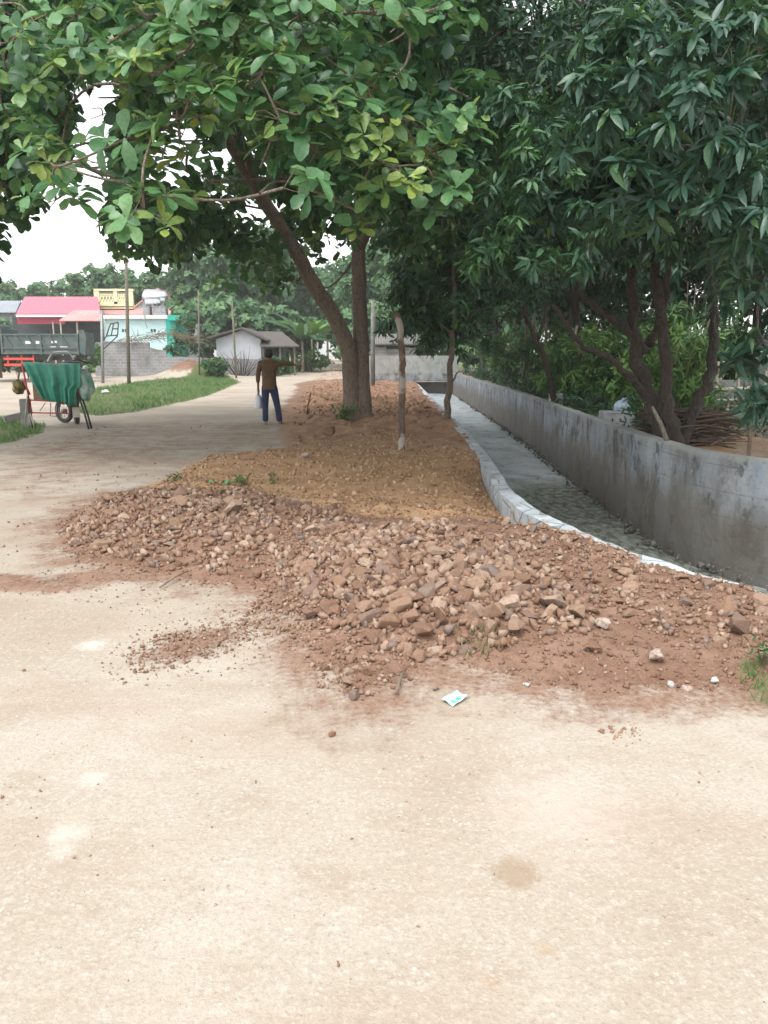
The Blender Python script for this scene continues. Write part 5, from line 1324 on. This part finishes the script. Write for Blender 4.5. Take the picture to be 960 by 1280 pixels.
# white hut -------------------------------------------------------------
Yh = 58.0; c = at(300, 455, Yh); zz = hz(c.x, Yh)
h = empty('white_hut', (c.x, Yh + 1.5, zz), 'small white-walled hut with a dark weathered roof and lean-to', 'hut')
a, b, t_ = at(270, 424, Yh), at(326, 424, Yh), at(303, 412.5, Yh)
m = MB(); m.prism([(a.x, zz - .3), (b.x, zz - .3), (b.x, b.z), (t_.x, t_.z), (a.x, a.z)], Yh, Yh + 4.5); m.build('wall', M['white_wall'], h)
m = MB()
for e, ex in ((at(260, 424, Yh), 1), (at(336, 427, Yh), 1)):
    t2 = Vector((t_.x, Yh, t_.z + .05)); vs = []
    for yy_ in (Yh - .5, Yh + 5):
        vs += [(e.x, yy_, e.z), (t2.x, yy_, t2.z), (t2.x, yy_, t2.z + .14), (e.x, yy_, e.z + .14)]
    m._add(vs, [(0, 1, 2, 3), (4, 7, 6, 5), (0, 4, 5, 1), (1, 5, 6, 2), (2, 6, 7, 3), (3, 7, 4, 0)])
m.build('roof', M['thatch'], h)
m = MB(); slope(m, (318, 352, 416), (326, 374, 434), Yh + 3.5, Yh - .6, .1); m.build('lean_to_roof', M['thatch'], h)
m = MB(); a, b = at(327, 425, Yh + 1), at(352, 425, Yh + 1); m.box((a.x + .05, Yh + 1.0, zz - .3), (b.x, Yh + 3.4, b.z)); m.build('lean_to_wall', M['dark_gap'], h)
for px in (329, 350, 368):
    m = MB(); q = at(px, 431, Yh - .3); m.tube([(q.x, q.y, zz - .3), (q.x, q.y, q.z)], .07, 7); m.build('post', M['grey_bark'], h)
# bare brushwood in front of the hut
root = empty('dead_bush', tuple(at(300, 455, 56)), 'leafless grey bush in front of the white hut wall', 'bush'); m = MB(); bz_ = hz(root.location.x, 56)
for k in range(26):
    a_ = random.uniform(-1, 1); q0 = Vector((root.location.x + a_ * .4, 56.1 + random.uniform(-.2, .2), bz_ - .1))
    q1 = q0 + Vector((a_ * .7 + random.gauss(0, .2), 0, random.uniform(.7, 1.3))); q2 = q1 + Vector((a_ * .6 + random.gauss(0, .3), 0, random.uniform(.3, 1.0)))
    m.tube([q0, q1, q2], [.03, .02, .008], 5, False)
m.build('stem', M['dark_bark'], root)

# far cross wall and shed at the canal's end ------------------------------
m = MB(); m.box((-1.0, 46.3, -.75), (4.3, 46.5, zat(444.5, 46.3))); o = m.build('cross_wall', M['canal_wall']); tag(o, 'grey cement wall closing off the far end of the canal', 'wall')
Ys = 50.0; c = at(482, 450, Ys); zz = hz(c.x, Ys)
h = empty('block_shed', (c.x, Ys + 1.5, zz), 'small block shed with a corrugated roof behind the far wall', 'shed')
a, b = at(468, 434, Ys), at(520, 434, Ys)
m = MB(); m.box((a.x, Ys, zz - .2), (b.x, Ys + 3, at(0, 434, Ys).z)); m.build('wall', M['block'], h)
m = MB(); slope(m, (472, 526, 418.5), (465, 526, 431), Ys + 2.2, Ys - .5, .06); m.build('roof', M['tile_roof'], h)
m = MB(); quadbox(m, 483, 432, 500, 436.5, Ys - .015, .01); m.build('opening', M['dark_gap'], h)

# ------------------------------------------------------------------ right yard
# pile of cut brushwood
root = empty('brushwood_pile', (3.72, 10.1, hz(3.72, 10.1)), 'heap of dark cut branches stacked round the fruit tree stems', 'brushwood'); m = MB(); zb_ = hz(3.72, 10.1)
for k in range(420):
    a_ = random.gauss(0, .30); ln = random.uniform(.5, 1.1); q = Vector((3.85 + random.gauss(0, .2), 10.4 + random.gauss(0, .25), zb_ + .02 + .36 * random.random() ** 1.2))
    d = Vector((math.cos(a_), math.sin(a_) * .8, random.gauss(.0, .12))) * ln / 2
    if min(q.x - d.x, q.x + d.x) < 3.42: continue
    m.tube([q - d, q + Vector((0, 0, random.uniform(0, .05))), q + d], [.014, .012, .006], 5, False)
m.build('branch', M['brush'], root)
m = MB(); q0, q1 = at(832, 552, 9.1), at(818, 510, 9.2)
m.tube([at(834, 552, 9.0), at(826, 530, 9.05), at(815, 508, 9.1)], [.03, .025, .015], 7); tag(m.build('grey_log', M['grey_bark'], None, True), 'pale grey dead log leaning by the brushwood and the wall', 'log')
# foam tray and plastic bag behind the wall top
def wallpt(px, py, off=.0):
    return at(px, py, 11.6 + off)
c = wallpt(762, 526); m = MB(); cz = .60
m.box((3.44, 12.35, .40), (3.92, 12.7, .70)); o = m.build('foam_box', M['dirty_foam'], None, False, .02); tag(o, 'dirty white foam box lying behind the wall by the brushwood', 'box')
me = bpy.data.meshes.new('plastic_bag'); bm = bmesh.new(); bmesh.ops.create_icosphere(bm, subdivisions=4, radius=1)
for v in bm.verts:
    k = 1 + .22 * math.sin(v.co.x * 7 + v.co.z * 5) * math.sin(v.co.y * 6 + 1) + random.gauss(0, .03)
    tpr = 1 - .55 * max(0, v.co.z); v.co = Vector((v.co.x * .12 * k * tpr + .05 * v.co.z, v.co.y * .10 * k * tpr, v.co.z * .11 * k))
bm.to_mesh(me); bm.free()
o = link_mesh('plastic_bag', me, pm('bag_blue', (.30, .42, .56), (.48, .55, .62), 9, .35, .3), None); o.location = (3.74, 12.5, .79); tag(o, 'pale blue plastic bag resting on the foam box behind the wall', 'bag')
m = MB(); p = at(682, 497, 16.2); m.box((3.58, 17.1, .42), (3.86, 17.3, .76)); tag(m.build('cement_block', M['white_wall'], None, False, .01), 'grey hollow block standing behind the wall by the slim tree', 'block')
# yard: bamboo rails, low wall, pavilion, chain-link fence
root = empty('bamboo_fence', (7.0, 14.6, hz(7, 14.6)), 'light bamboo rail fence across the yard at the right edge', 'fence')
m = MB(); m.tube([at(895, 487, 15), at(985, 483, 15)], .03, 7); m.tube([at(880, 455 + 45, 15), at(985, 500, 15)], .02, 6); m.tube([at(903, 455, 15), at(985, 450, 15)], .045, 7); m.build('rail', M['pale_wood'], root)
for px, t in ((898, 452), (925, 455), (945, 440), (960, 440), (910, 500)):
    m = MB(); q = at(px, t, 15.05); m.tube([(q.x, q.y, hz(q.x, q.y) - .1), (q.x, q.y, q.z)], .03, 6); m.build('post', M['pale_wood'], root)
m = MB(); a, b = at(800, 520, 18), at(1100, 502, 18); m.box((4.9, 18.6, .3), (12, 18.75, 1.0)); tag(m.build('yard_wall', M['block']), 'low grey wall at the back of the yard behind the rails', 'wall')
h = empty('yard_shed', (9.2, 20, hz(9.2, 20)), 'open shed with a pale sheet roof at the back of the yard', 'shed')
m = MB(); slope(m, (905, 1050, 418), (900, 1060, 436), 21.5, 19, .06); m.build('roof', M['grey_roof'], h)
m = MB(); a, b = at(915, 440, 21), at(1040, 440, 21); m.box((a.x, 21, .3), (b.x, 21.2, a.z)); m.build('wall', M['white_wall'], h)
for px in (912, 945):
    m = MB(); q = at(px, 433, 19.4); m.tube([(q.x, q.y, .3), (q.x, q.y, q.z)], .06, 7); m.build('post', M['dark_bark'], h)
root = empty('chain_link_fence', (4.5, 8.9, hz(4.5, 8.9)), 'sagging wire mesh fence behind the wall at the right edge', 'fence')
def cf(u, v):  # plan along the wall, v height
    x = 4.0 + 3.0 * u; y = 8.75 - .9 * u; return Vector((x, y, hz(x, y) + v * .62 - .05 * math.sin(math.pi * u)))
m = MB(); nn = 44
for k in range(-8, nn):
    for s in (1, -1):
        pts = []
        for j in range(9):
            v_ = j / 8; u_ = (k + (v_ * 8 if s == 1 else 8 - v_ * 8)) / nn
            if 0 <= u_ <= 1: pts.append(cf(u_, v_))
        if len(pts) > 1: m.tube(pts, .0022, 3, False)
m.build('wire_mesh', M['steel'], root)
m = MB(); m.tube([cf(j / 12, 1.0) for j in range(13)], .004, 4, False); m.build('wire', M['steel'], root)
for u_ in (0.02, .5, .98):
    m = MB(); q = cf(u_, 0); m.tube([q - Vector((0, 0, .1)), q + Vector((0, 0, .72))], .022, 7); m.build('post', M['twig'], root)
# dead palm frond hanging in the mango
root = empty('dead_frond', tuple(at(868, 225, 7.6)), 'withered straw-coloured frond hanging among the dark leaves', 'frond'); m = MB()
for k in range(16):
    p0 = at(868 + random.uniform(-4, 5), 215 + random.uniform(-6, 10), 7.6); p1 = p0 + Vector((random.gauss(0, .07), random.gauss(0, .05), -.28)); p2 = p1 + Vector((random.gauss(0, .08), 0, -random.uniform(.1, .38)))
    m.tube([p0, p1, p2], [.006, .005, .002], 4, False)
m.build('strand', M['pale_wood'], root)
m = MB(); 
for k in range(9):
    p0 = at(935 + random.uniform(-25, 25), 40 + random.uniform(-40, 20), 6.8); p1 = p0 + Vector((random.gauss(-.05, .05), 0, -.3)); p2 = p1 + Vector((random.gauss(-.06, .05), 0, -.35))
    m.tube([p0, p1, p2], [.004, .004, .002], 4, False)
m.build('strand', M['brush'], root)

# ------------------------------------------------------------------ cart and motorbike under the tarp
Yc = 16.9
CQ = lambda px, py, d=0: at(px / 6, 420 + py / 6, Yc + d)
cart = empty('cargo_cart', (CQ(380, 650).x, Yc + .35, hz(-7, 17)), 'loaded red-framed roadside cart standing on props beneath a green tarpaulin', 'cart')
gz = hz(-7.0, 17.0)
m = MB(); T_ = lambda p, q, r=.018: m.tube([p, q], r, 7)
def fr(d):
    T_(CQ(165, 212, d), CQ(238, 575, d)); T_(CQ(605, 222, d), CQ(585, 470, d)); T_(CQ(165, 212, d), CQ(605, 222, d)); T_(CQ(232, 575, d), CQ(525, 580, d), .015)
    T_(CQ(225, 480, d), CQ(590, 500, d), .016)
fr(0); fr(.8)
for a in ((165, 212), (605, 222), (238, 575), (585, 470)): T_(CQ(*a), CQ(*a, .8))
T_(CQ(175, 330), CQ(225, 440)); m.build('frame', M['red_paint'], cart, True)
m = MB(); a, b = CQ(240, 490), CQ(575, 330); m.box((a.x, Yc + .08, a.z), (b.x, Yc + .74, b.z)); m.build('box', M['plank'], cart, False, .01)
for a, b in (((205, 440), (185, 665)), ((225, 580), (265, 705)), ((215, 590), (233, 680))):
    m = MB(); m.tube([CQ(*a, -.03), CQ(*b, -.06)], .016, 7); m.build('leg', M['pale_wood'], cart, True)
for a, b, dd in (((590, 450), (668, 705), -.05), ((612, 450), (690, 708), .1)):
    m = MB(); m.tube([CQ(*a, dd), CQ((a[0] + b[0]) / 2 + 4, (a[1] + b[1]) / 2, dd), CQ(*b, dd)], .022, 7); m.build('prop', M['dark_steel'], cart, True)
m = MB(); m.tube([CQ(380, 500), CQ(378, 600), CQ(420, 605), CQ(425, 520)], .012, 6); m.tube([CQ(300, 560, .1), CQ(340, 500, .1)], .01, 6); m.build('bracket', M['steel'], cart, True)
# tarpaulin
nu, nv = 60, 26; V = []
for j in range(nv + 1):
    v_ = j / nv
    for i in range(nu + 1):
        u_ = i / nu
        if v_ < .25:
            q = CQ(168 + u_ * 440, 200 + 14 * u_, .82 - .84 * v_ / .25); q.z += .012 * math.sin(u_ * 9) + .01
            if u_ > .02: q.z -= .03 * math.sin(math.pi * u_) * math.sin(math.pi * v_ / .25)
        else:
            w_ = (v_ - .25) / .75
            xl, xr = 168 + 150 * w_, 608 - (0 if w_ < .6 else 36 * (w_ - .6) / .4)
            if w_ > .6: xr = 575
            elif w_ > .52: xr = 608 - 33 * (w_ - .52) / .08
            yb = 480 + 45 * u_ ** .8
            q = CQ(xl + (xr - xl) * u_, 200 + 14 * u_ + (yb - 214) * w_, -.03)
            q.y -= (.02 + .10 * w_) * (0.5 + .5 * math.sin(u_ * 31 + 1.5 * math.sin(u_ * 7))) + .03 * w_ * math.sin(u_ * 13 + w_ * 4)
            q.x += .02 * w_ * math.sin(u_ * 20)
        V.append(q)
m = MB(); m._add(V, [(j*(nu+1)+i, j*(nu+1)+i+1, (j+1)*(nu+1)+i+1, (j+1)*(nu+1)+i) for j in range(nv) for i in range(nu)])
o = m.build('tarpaulin', M['tarp'], None, True); so_ = o.modifiers.new('s', 'SOLIDIFY'); so_.thickness = .006
tag(o, 'creased green tarpaulin draped over the roadside cart', 'tarpaulin')
# motorbike behind
Ym = 18.2; mo = empty('motorbike', (CQ(560, 640).x, Ym, gz), 'motorbike parked behind the green tarpaulin with its handlebar showing', 'motorbike')
MQ = lambda px, py, d=0: at(px / 6, 420 + py / 6, Ym + d)
def mwheel(px, yoff, tilt):
    q = MQ(px, 610); m = MB(); ax = (math.sin(tilt), math.cos(tilt), 0); m.disc((q.x, Ym + yoff, gz + .28), ax, .28, .09, 24, .2); w_ = m.build('wheel', M['rubber'], mo, True)
    m = MB(); m.disc((q.x, Ym + yoff, gz + .28), ax, .205, .03, 18, .18); m.disc((q.x, Ym + yoff, gz + .28), ax, .05, .12, 10)
    for k in range(8):
        a_ = k * math.pi / 4; u = Vector((ax[1], -ax[0], 0)) * math.cos(a_) + Vector((0, 0, 1)) * math.sin(a_); m.tube([Vector((q.x, Ym + yoff, gz + .28)), Vector((q.x, Ym + yoff, gz + .28)) + u * .19], .006, 4)
    m.build('rim', M['steel'], w_, True)
mwheel(575, 0, 1.1); mwheel(440, 0.35, .5)
m = MB(); m.tube([MQ(470, 500, .3), MQ(520, 440, .15), MQ(580, 420), MQ(610, 330)], [.06, .09, .08, .05], 10); m.build('body', M['red_paint'], mo, True)
m = MB(); m.tube([MQ(575, 600), MQ(600, 400), MQ(620, 240)], .028, 8); m.build('fork', M['steel'], mo, True)
m = MB(); m.tube([MQ(545, 185, -.1), MQ(590, 175), MQ(630, 195), MQ(690, 205, .15)], .018, 7); m.build('handlebar', M['dark_steel'], mo, True)
for a in ((560, 160), (672, 168)):
    m = MB(); q = MQ(*a); m.disc(q, (.2, 1, .1), .055, .02, 14); m.tube([q, MQ(a[0] + (15 if a[0] < 600 else -20), 195)], .006, 5); m.build('mirror', M['steel'], mo, True)
m = MB(); q = MQ(640, 240); m.lathe(q, (.5, -1, 0), [(.02, -.07), (.055, -.02), (.062, .03), (.05, .05), (.01, .06)], 16); m.build('headlight', M['white_plastic'], mo, True)
m = MB(); m.tube([MQ(450, 330, .3), MQ(520, 325, .25), MQ(570, 340, .1)], [.06, .08, .05], 10); m.build('seat', M['rubber'], mo, True)
# things hung on the cart
def lumpy(name, q, r, mat, label, cat_, seed, amp=.2):
    me = bpy.data.meshes.new(name); bm = bmesh.new(); bmesh.ops.create_icosphere(bm, subdivisions=4, radius=1); rr = random.Random(seed); f = [rr.uniform(2, 6) for _ in range(6)]
    for v in bm.verts:
        k = 1 + amp * math.sin(v.co.x * f[0] + f[3]) * math.sin(v.co.y * f[1] + f[4]) + amp * .6 * math.sin(v.co.z * f[2] * 2 + v.co.x * f[5])
        v.co = Vector((v.co.x * r[0] * k, v.co.y * r[1] * k, v.co.z * r[2] * k))
    for f_ in bm.faces: f_.smooth = True
    bm.to_mesh(me); bm.free(); o = link_mesh(name, me, mat); o.location = q; return tag(o, label, cat_)
lumpy('sack', CQ(142, 385, .15), (.12, .14, .15), pm('sack_mix', (.05, .04, .03), (.32, .24, .06), 9, .8, .4), 'dark and yellow bundle hung on the left end of the cart', 'bundle', 4)
lumpy('plastic_sack', CQ(640, 360, .1), (.17, .15, .33), pm('sack_green', (.42, .46, .45), (.08, .30, .18), 7, .35, .3), 'crumpled clear and green plastic sack hung on the right of the cart', 'sack', 8, .16)
m = MB(); a, b = CQ(540, 535, -.02), CQ(600, 610, -.02); m.box((a.x, Yc - .02, b.z), (b.x, Yc + .0, a.z)); m.build('flap', M['pale_wood'], cart)
m = MB(); m.bar(CQ(30, 628, .25), CQ(205, 588, .55), .12, .16); tag(m.build('stone_slab', M['grey_stone'], None, False, .015), 'grey stone slab lying in the grass beside the cart', 'slab')
m = MB(); q = CQ(185, 560, .3); m.box((q.x - .10, Yc + .28, gz - .05), (q.x + .09, Yc + .46, gz + .62)); tag(m.build('concrete_post', M['grey_stone'], None, False, .015), 'short grey concrete post standing behind the cart legs', 'post')

# ------------------------------------------------------------------ litter
def sheet(name, corners, mat, label, cat_, th=.004, wav=.006, n=8):
    a, b, c, d = [Vector((*p, hz(*p) + .012)) for p in corners]; V = []
    for j in range(n + 1):
        for i in range(n + 1):
            u, v = i / n, j / n; q = a.lerp(b, u).lerp(d.lerp(c, u), v); q.z += wav * math.sin(u * 5 + v * 3) + wav * .5 * math.sin(v * 8); V.append(q)
    m = MB(); m._add(V, [(j*(n+1)+i, j*(n+1)+i+1, (j+1)*(n+1)+i+1, (j+1)*(n+1)+i) for j in range(n) for i in range(n)])
    o = m.build(name, mat, None, True); s = o.modifiers.new('s', 'SOLIDIFY'); s.thickness = th; return tag(o, label, cat_)
def sachetmat():
    m, n, l, bs = newmat('sachet'); v = coords(n, l)
    cx_, cy2 = G(568, 877); d = N(n, 'VectorMath', operation='DISTANCE'); l.new(v, d.inputs[0]); d.inputs[1].default_value = (cx_, cy2, hz(cx_, cy2) + .012)
    k = math_(n, l, 'MULTIPLY', rng01(n, l, noise(n, l, v, 45, 3), .5, .58), rng01(n, l, d.outputs['Value'], .03, .045, 1, 0))
    col = mixc(n, l, rng01(n, l, noise(n, l, v, 18, 2), .45, .6), (.80, .86, .84), (.40, .78, .66))
    col = mixc(n, l, k, col, (.03, .50, .27)); l.new(col, bs.inputs['Base Color']); bs.inputs['Roughness'].default_value = .3; return m
sheet('sachet', [G(552, 878), G(566, 885), G(584, 875), G(572, 867)], sachetmat(), 'small white and green plastic sachet on the pale road', 'sachet', .003, .006)
sheet('fallen_leaf', [G(260, 610), G(274, 620), G(288, 612), G(272, 604)], pm('fresh_leaf', (.03, .28, .05), (.04, .34, .07), 6, .5, .2), 'bright green fallen leaf lying on the ochre soil', 'leaf', .004, .03)
for px, py, s, lb in ((893, 856, .06, 'white crumpled lump on the soil near the right edge'), (838, 858, .05, 'white scrap beside a flat pale stone at lower right'), (658, 858, .045, 'pale chip on the road edge right of the sachet'), (640, 615, .05, 'white chip lying beside the kerb bend')):
    x, y = G(px, py); put_stone(x, y, s, lb, None, M['white_stone'], 0, 'white_scrap', .3)
x, y = G(857, 862); put_stone(x, y, .07, 'flat grey-tan stone beside the white scrap at lower right', None, M['pale_stone'], .1, 'stone', .1)
x, y = G(380, 577); put_stone(x, y, .20, 'pale grey cement lump on the ochre soil in front of the tree', None, M['pale_stone'], .05, 'cement_lump')
lumpy('paper_scrap', Vector((*G(132, 492), .08)), (.16, .1, .07), M['white_paint'], 'white paper scrap in the grass near the thick pole', 'scrap', 3)
# twigs on the rubble
for (a, b, lb) in (((200, 738), (236, 722), 'thin brown stick lying at the front of the left heap'), ((495, 872), (508, 844), 'reddish earth-stained stick below the coarse rubble')):
    pa, pb = G(*a), G(*b); m = MB(); m.tube([(*pa, hz(*pa) + .02), ((pa[0] + pb[0]) / 2, (pa[1] + pb[1]) / 2 + .02, hz(*pa) + .045), (*pb, hz(*pb) + .03)], [.007, .007, .004], 6); tag(m.build('stick', M['twig'], None, True), lb, 'stick')

# ------------------------------------------------------------------ the man
def skin(name, chains, mat, parent, sub=2):
    """chains: list of [(x,y,z,r),...]; chains start at an existing vertex when the first point coincides"""
    me = bpy.data.meshes.new(name); vs, es, rad, key = [], [], [], {}
    for ch in chains:
        prev = None
        for (x, y, z, r) in ch:
            k = (round(x, 4), round(y, 4), round(z, 4))
            if k not in key: key[k] = len(vs); vs.append((x, y, z)); rad.append(r)
            if prev is not None: es.append((prev, key[k]))
            prev = key[k]
    me.from_pydata(vs, es, []); o = bpy.data.objects.new(name, me); COL.objects.link(o)
    sk = o.modifiers.new('skin', 'SKIN'); sk.use_smooth_shade = True
    for i, r in enumerate(rad):
        rr = r if hasattr(r, '__len__') else (r, r)
        me.skin_vertices[0].data[i].radius = rr; me.skin_vertices[0].data[i].use_root = (i == 0)
    s = o.modifiers.new('sub', 'SUBSURF'); s.levels = sub; s.render_levels = sub
    dg = bpy.context.evaluated_depsgraph_get(); nm = bpy.data.meshes.new_from_object(o.evaluated_get(dg))
    bpy.data.objects.remove(o); nm.name = name; nm.materials.clear(); nm.materials.append(mat)
    nm.polygons.foreach_set('use_smooth', [True] * len(nm.polygons))
    o = bpy.data.objects.new(name, nm); COL.objects.link(o); o.parent = parent; return o
skin_m = pm('skin', (.22, .115, .07), (.19, .10, .062), 12, .55, .05)
shirt_m = pm('shirt', (.10, .056, .026), (.135, .08, .036), 7, .9, .8, bscale=9, bdist=.05)
jean_m = pm('jeans', (.015, .024, .068), (.026, .038, .092), 9, .9, .3)
hair_m = pm('hair', (.008, .007, .007), (.02, .017, .015), 20, .6, .4)
MX, MY = G(338, 531); MZ = hz(MX, MY)
man = empty('person', (MX, MY, MZ), 'man in brown long-sleeved shirt and dark jeans pointing right, seen from behind', 'person')
LH, LS, RS = (-.262, .05, .80), (-.185, 0, 1.40), (.185, 0, 1.395)
def fingers(W, d, up, side, ln=.075):
    """five finger chains from palm centre W"""
    d, up, side = Vector(d).normalized(), Vector(up).normalized(), Vector(side).normalized(); W = Vector(W); out = []
    pc = W + d * .045
    for k, (o_, f_) in enumerate(((-.03, .85), (-.01, 1.0), (.01, .95), (.03, .75))):
        a = W + d * .085 + side * o_; b = a + d * ln * .5 * f_ - up * .008; c_ = b + d * ln * .45 * f_ - up * .02
        out.append([(*W, .026), (*pc, .034), (*a, .013), (*b, .012), (*c_, .010)])
    t1 = W + d * .03 - side * .035; t2 = t1 + d * .035 - side * .02
    out.append([(*W, .026), (*t1, .016), (*t2, .012)]); return out
RW = (.60, .10, 1.345)
body = [[(0, 0, .93, (.11, .085)), (0, 0, 1.08, (.11, .085)), (0, 0, 1.25, (.13, .085)), (0, .0, 1.39, (.10, .075)), (0, .01, 1.455, (.06, .06)), (0, .015, 1.51, (.07, .08)), (0, .02, 1.575, (.088, .105)), (0, .02, 1.645, (.078, .09))],
        [(0, .02, 1.575, (.088, .105)), (0, .115, 1.56, .014)],
        [(0, 0, 1.39, (.10, .075)), (*LS, .06), (-.245, -.02, 1.12, .042), (-.258, .03, .89, .03), (*LH, .024)],
        [(0, 0, 1.39, (.10, .075)), (*RS, .06), (.40, .03, 1.385, .042), (*RW, .03)],
        [(0, 0, .93, (.11, .085)), (-.09, 0, .86, .08), (-.105, .015, .50, .055), (-.105, 0, .10, .038), (-.11, .11, .045, .035)],
        [(0, 0, .93, (.11, .085)), (.09, 0, .86, .08), (.155, .02, .50, .055), (.215, .0, .10, .038), (.235, .11, .045, .035)]]
body += fingers(LH, (0.05, .05, -1), (0, 1, 0), (0, 1, .0), .05) + [[(*RW, .03)] + ch for ch in fingers((.625, .11, 1.34), (1, .25, -.1), (0, 0, 1), (0, 1, 0))]
skin('body', body, skin_m, man)
skin('shirt', [[(0, 0, .79, (.185, .15)), (0, 0, .81, (.19, .155)), (0, 0, .98, (.178, .142)), (0, 0, 1.10, (.172, .13)), (0, 0, 1.26, (.18, .128)), (0, 0, 1.385, (.13, .1)), (0, .008, 1.46, (.078, .078))],
               [(0, 0, 1.385, (.13, .1)), (-.185, 0, 1.385, .076), (-.235, -.015, 1.20, .062), (-.25, -.01, 1.08, .056), (-.258, .02, .94, .047)],
               [(0, 0, 1.385, (.13, .1)), (.185, 0, 1.38, .076), (.33, .02, 1.38, .062), (.43, .04, 1.375, .054), (.56, .09, 1.352, .044)]], shirt_m, man)
skin('trousers', [[(0, 0, .98, (.15, .12)), (0, 0, .90, (.16, .13)), (-.088, 0, .80, (.108, .115)), (-.10, .012, .60, .09), (-.107, .012, .45, .08), (-.107, 0, .25, .074), (-.108, 0, .06, .076)],
                  [(0, 0, .90, (.16, .13)), (.092, 0, .80, (.108, .115)), (.135, .012, .60, .09), (.165, .015, .45, .08), (.195, .005, .25, .074), (.218, 0, .06, .076)]], jean_m, man)
skin('hair', [[(0, -.025, 1.49, (.068, .04)), (0, -.03, 1.54, (.098, .085)), (0, -.012, 1.60, (.115, .115)), (0, .006, 1.66, (.108, .118)), (0, .01, 1.70, (.07, .085))]], hair_m, man)
for s in (-1, 1):
    skin('ear', [[(s * .086, .03, 1.59, (.014, .022)), (s * .09, .025, 1.555, (.010, .015))]], skin_m, man, 1)
for fx, fy in ((-.108, 0), (.22, 0)):
    skin('shoe', [[(fx, -.04, .045, (.045, .045)), (fx + .01 * (1 if fx > 0 else -1), .06, .04, (.048, .038)), (fx + .02 * (1 if fx > 0 else -1), .16, .03, (.042, .026))]], M['grey_stone'], man, 2)
jug = empty('plastic_jug', (MX - .275, MY + .07, MZ + .36), 'white plastic jug hanging from the man\'s left hand', 'jug')
m = MB(); m.lathe((MX - .275, MY + .07, MZ + .36), (0, 0, 1), [(.01, 0), (.075, .0), (.085, .03), (.085, .24), (.06, .30), (.028, .33), (.028, .355), (.005, .357)], 16); m.build('body', M['white_plastic'], jug, True)
m = MB(); m.tube([(MX - .275, MY + .01, MZ + .67), (MX - .27, MY + .0, MZ + .735), (MX - .262, MY + .06, MZ + .745), (MX - .27, MY + .13, MZ + .735), (MX - .275, MY + .13, MZ + .66)], .009, 6); m.build('handle', M['steel'], jug, True)

# ------------------------------------------------------------------ haze
m = MB(); m.box((-470, -30, -2.0), (470, 980, 24)); hzm, n, l, bs = newmat('haze')
n.remove(bs); pv = n.new('ShaderNodeVolumePrincipled'); pv.inputs['Color'].default_value = (.93, .96, .97, 1); pv.inputs['Density'].default_value = 0.0009; pv.inputs['Anisotropy'].default_value = 0.2
l.new(pv.outputs[0], n['Material Output'].inputs['Volume'])
tag(m.build('haze', hzm), 'pale thin haze in the air', kind='stuff')
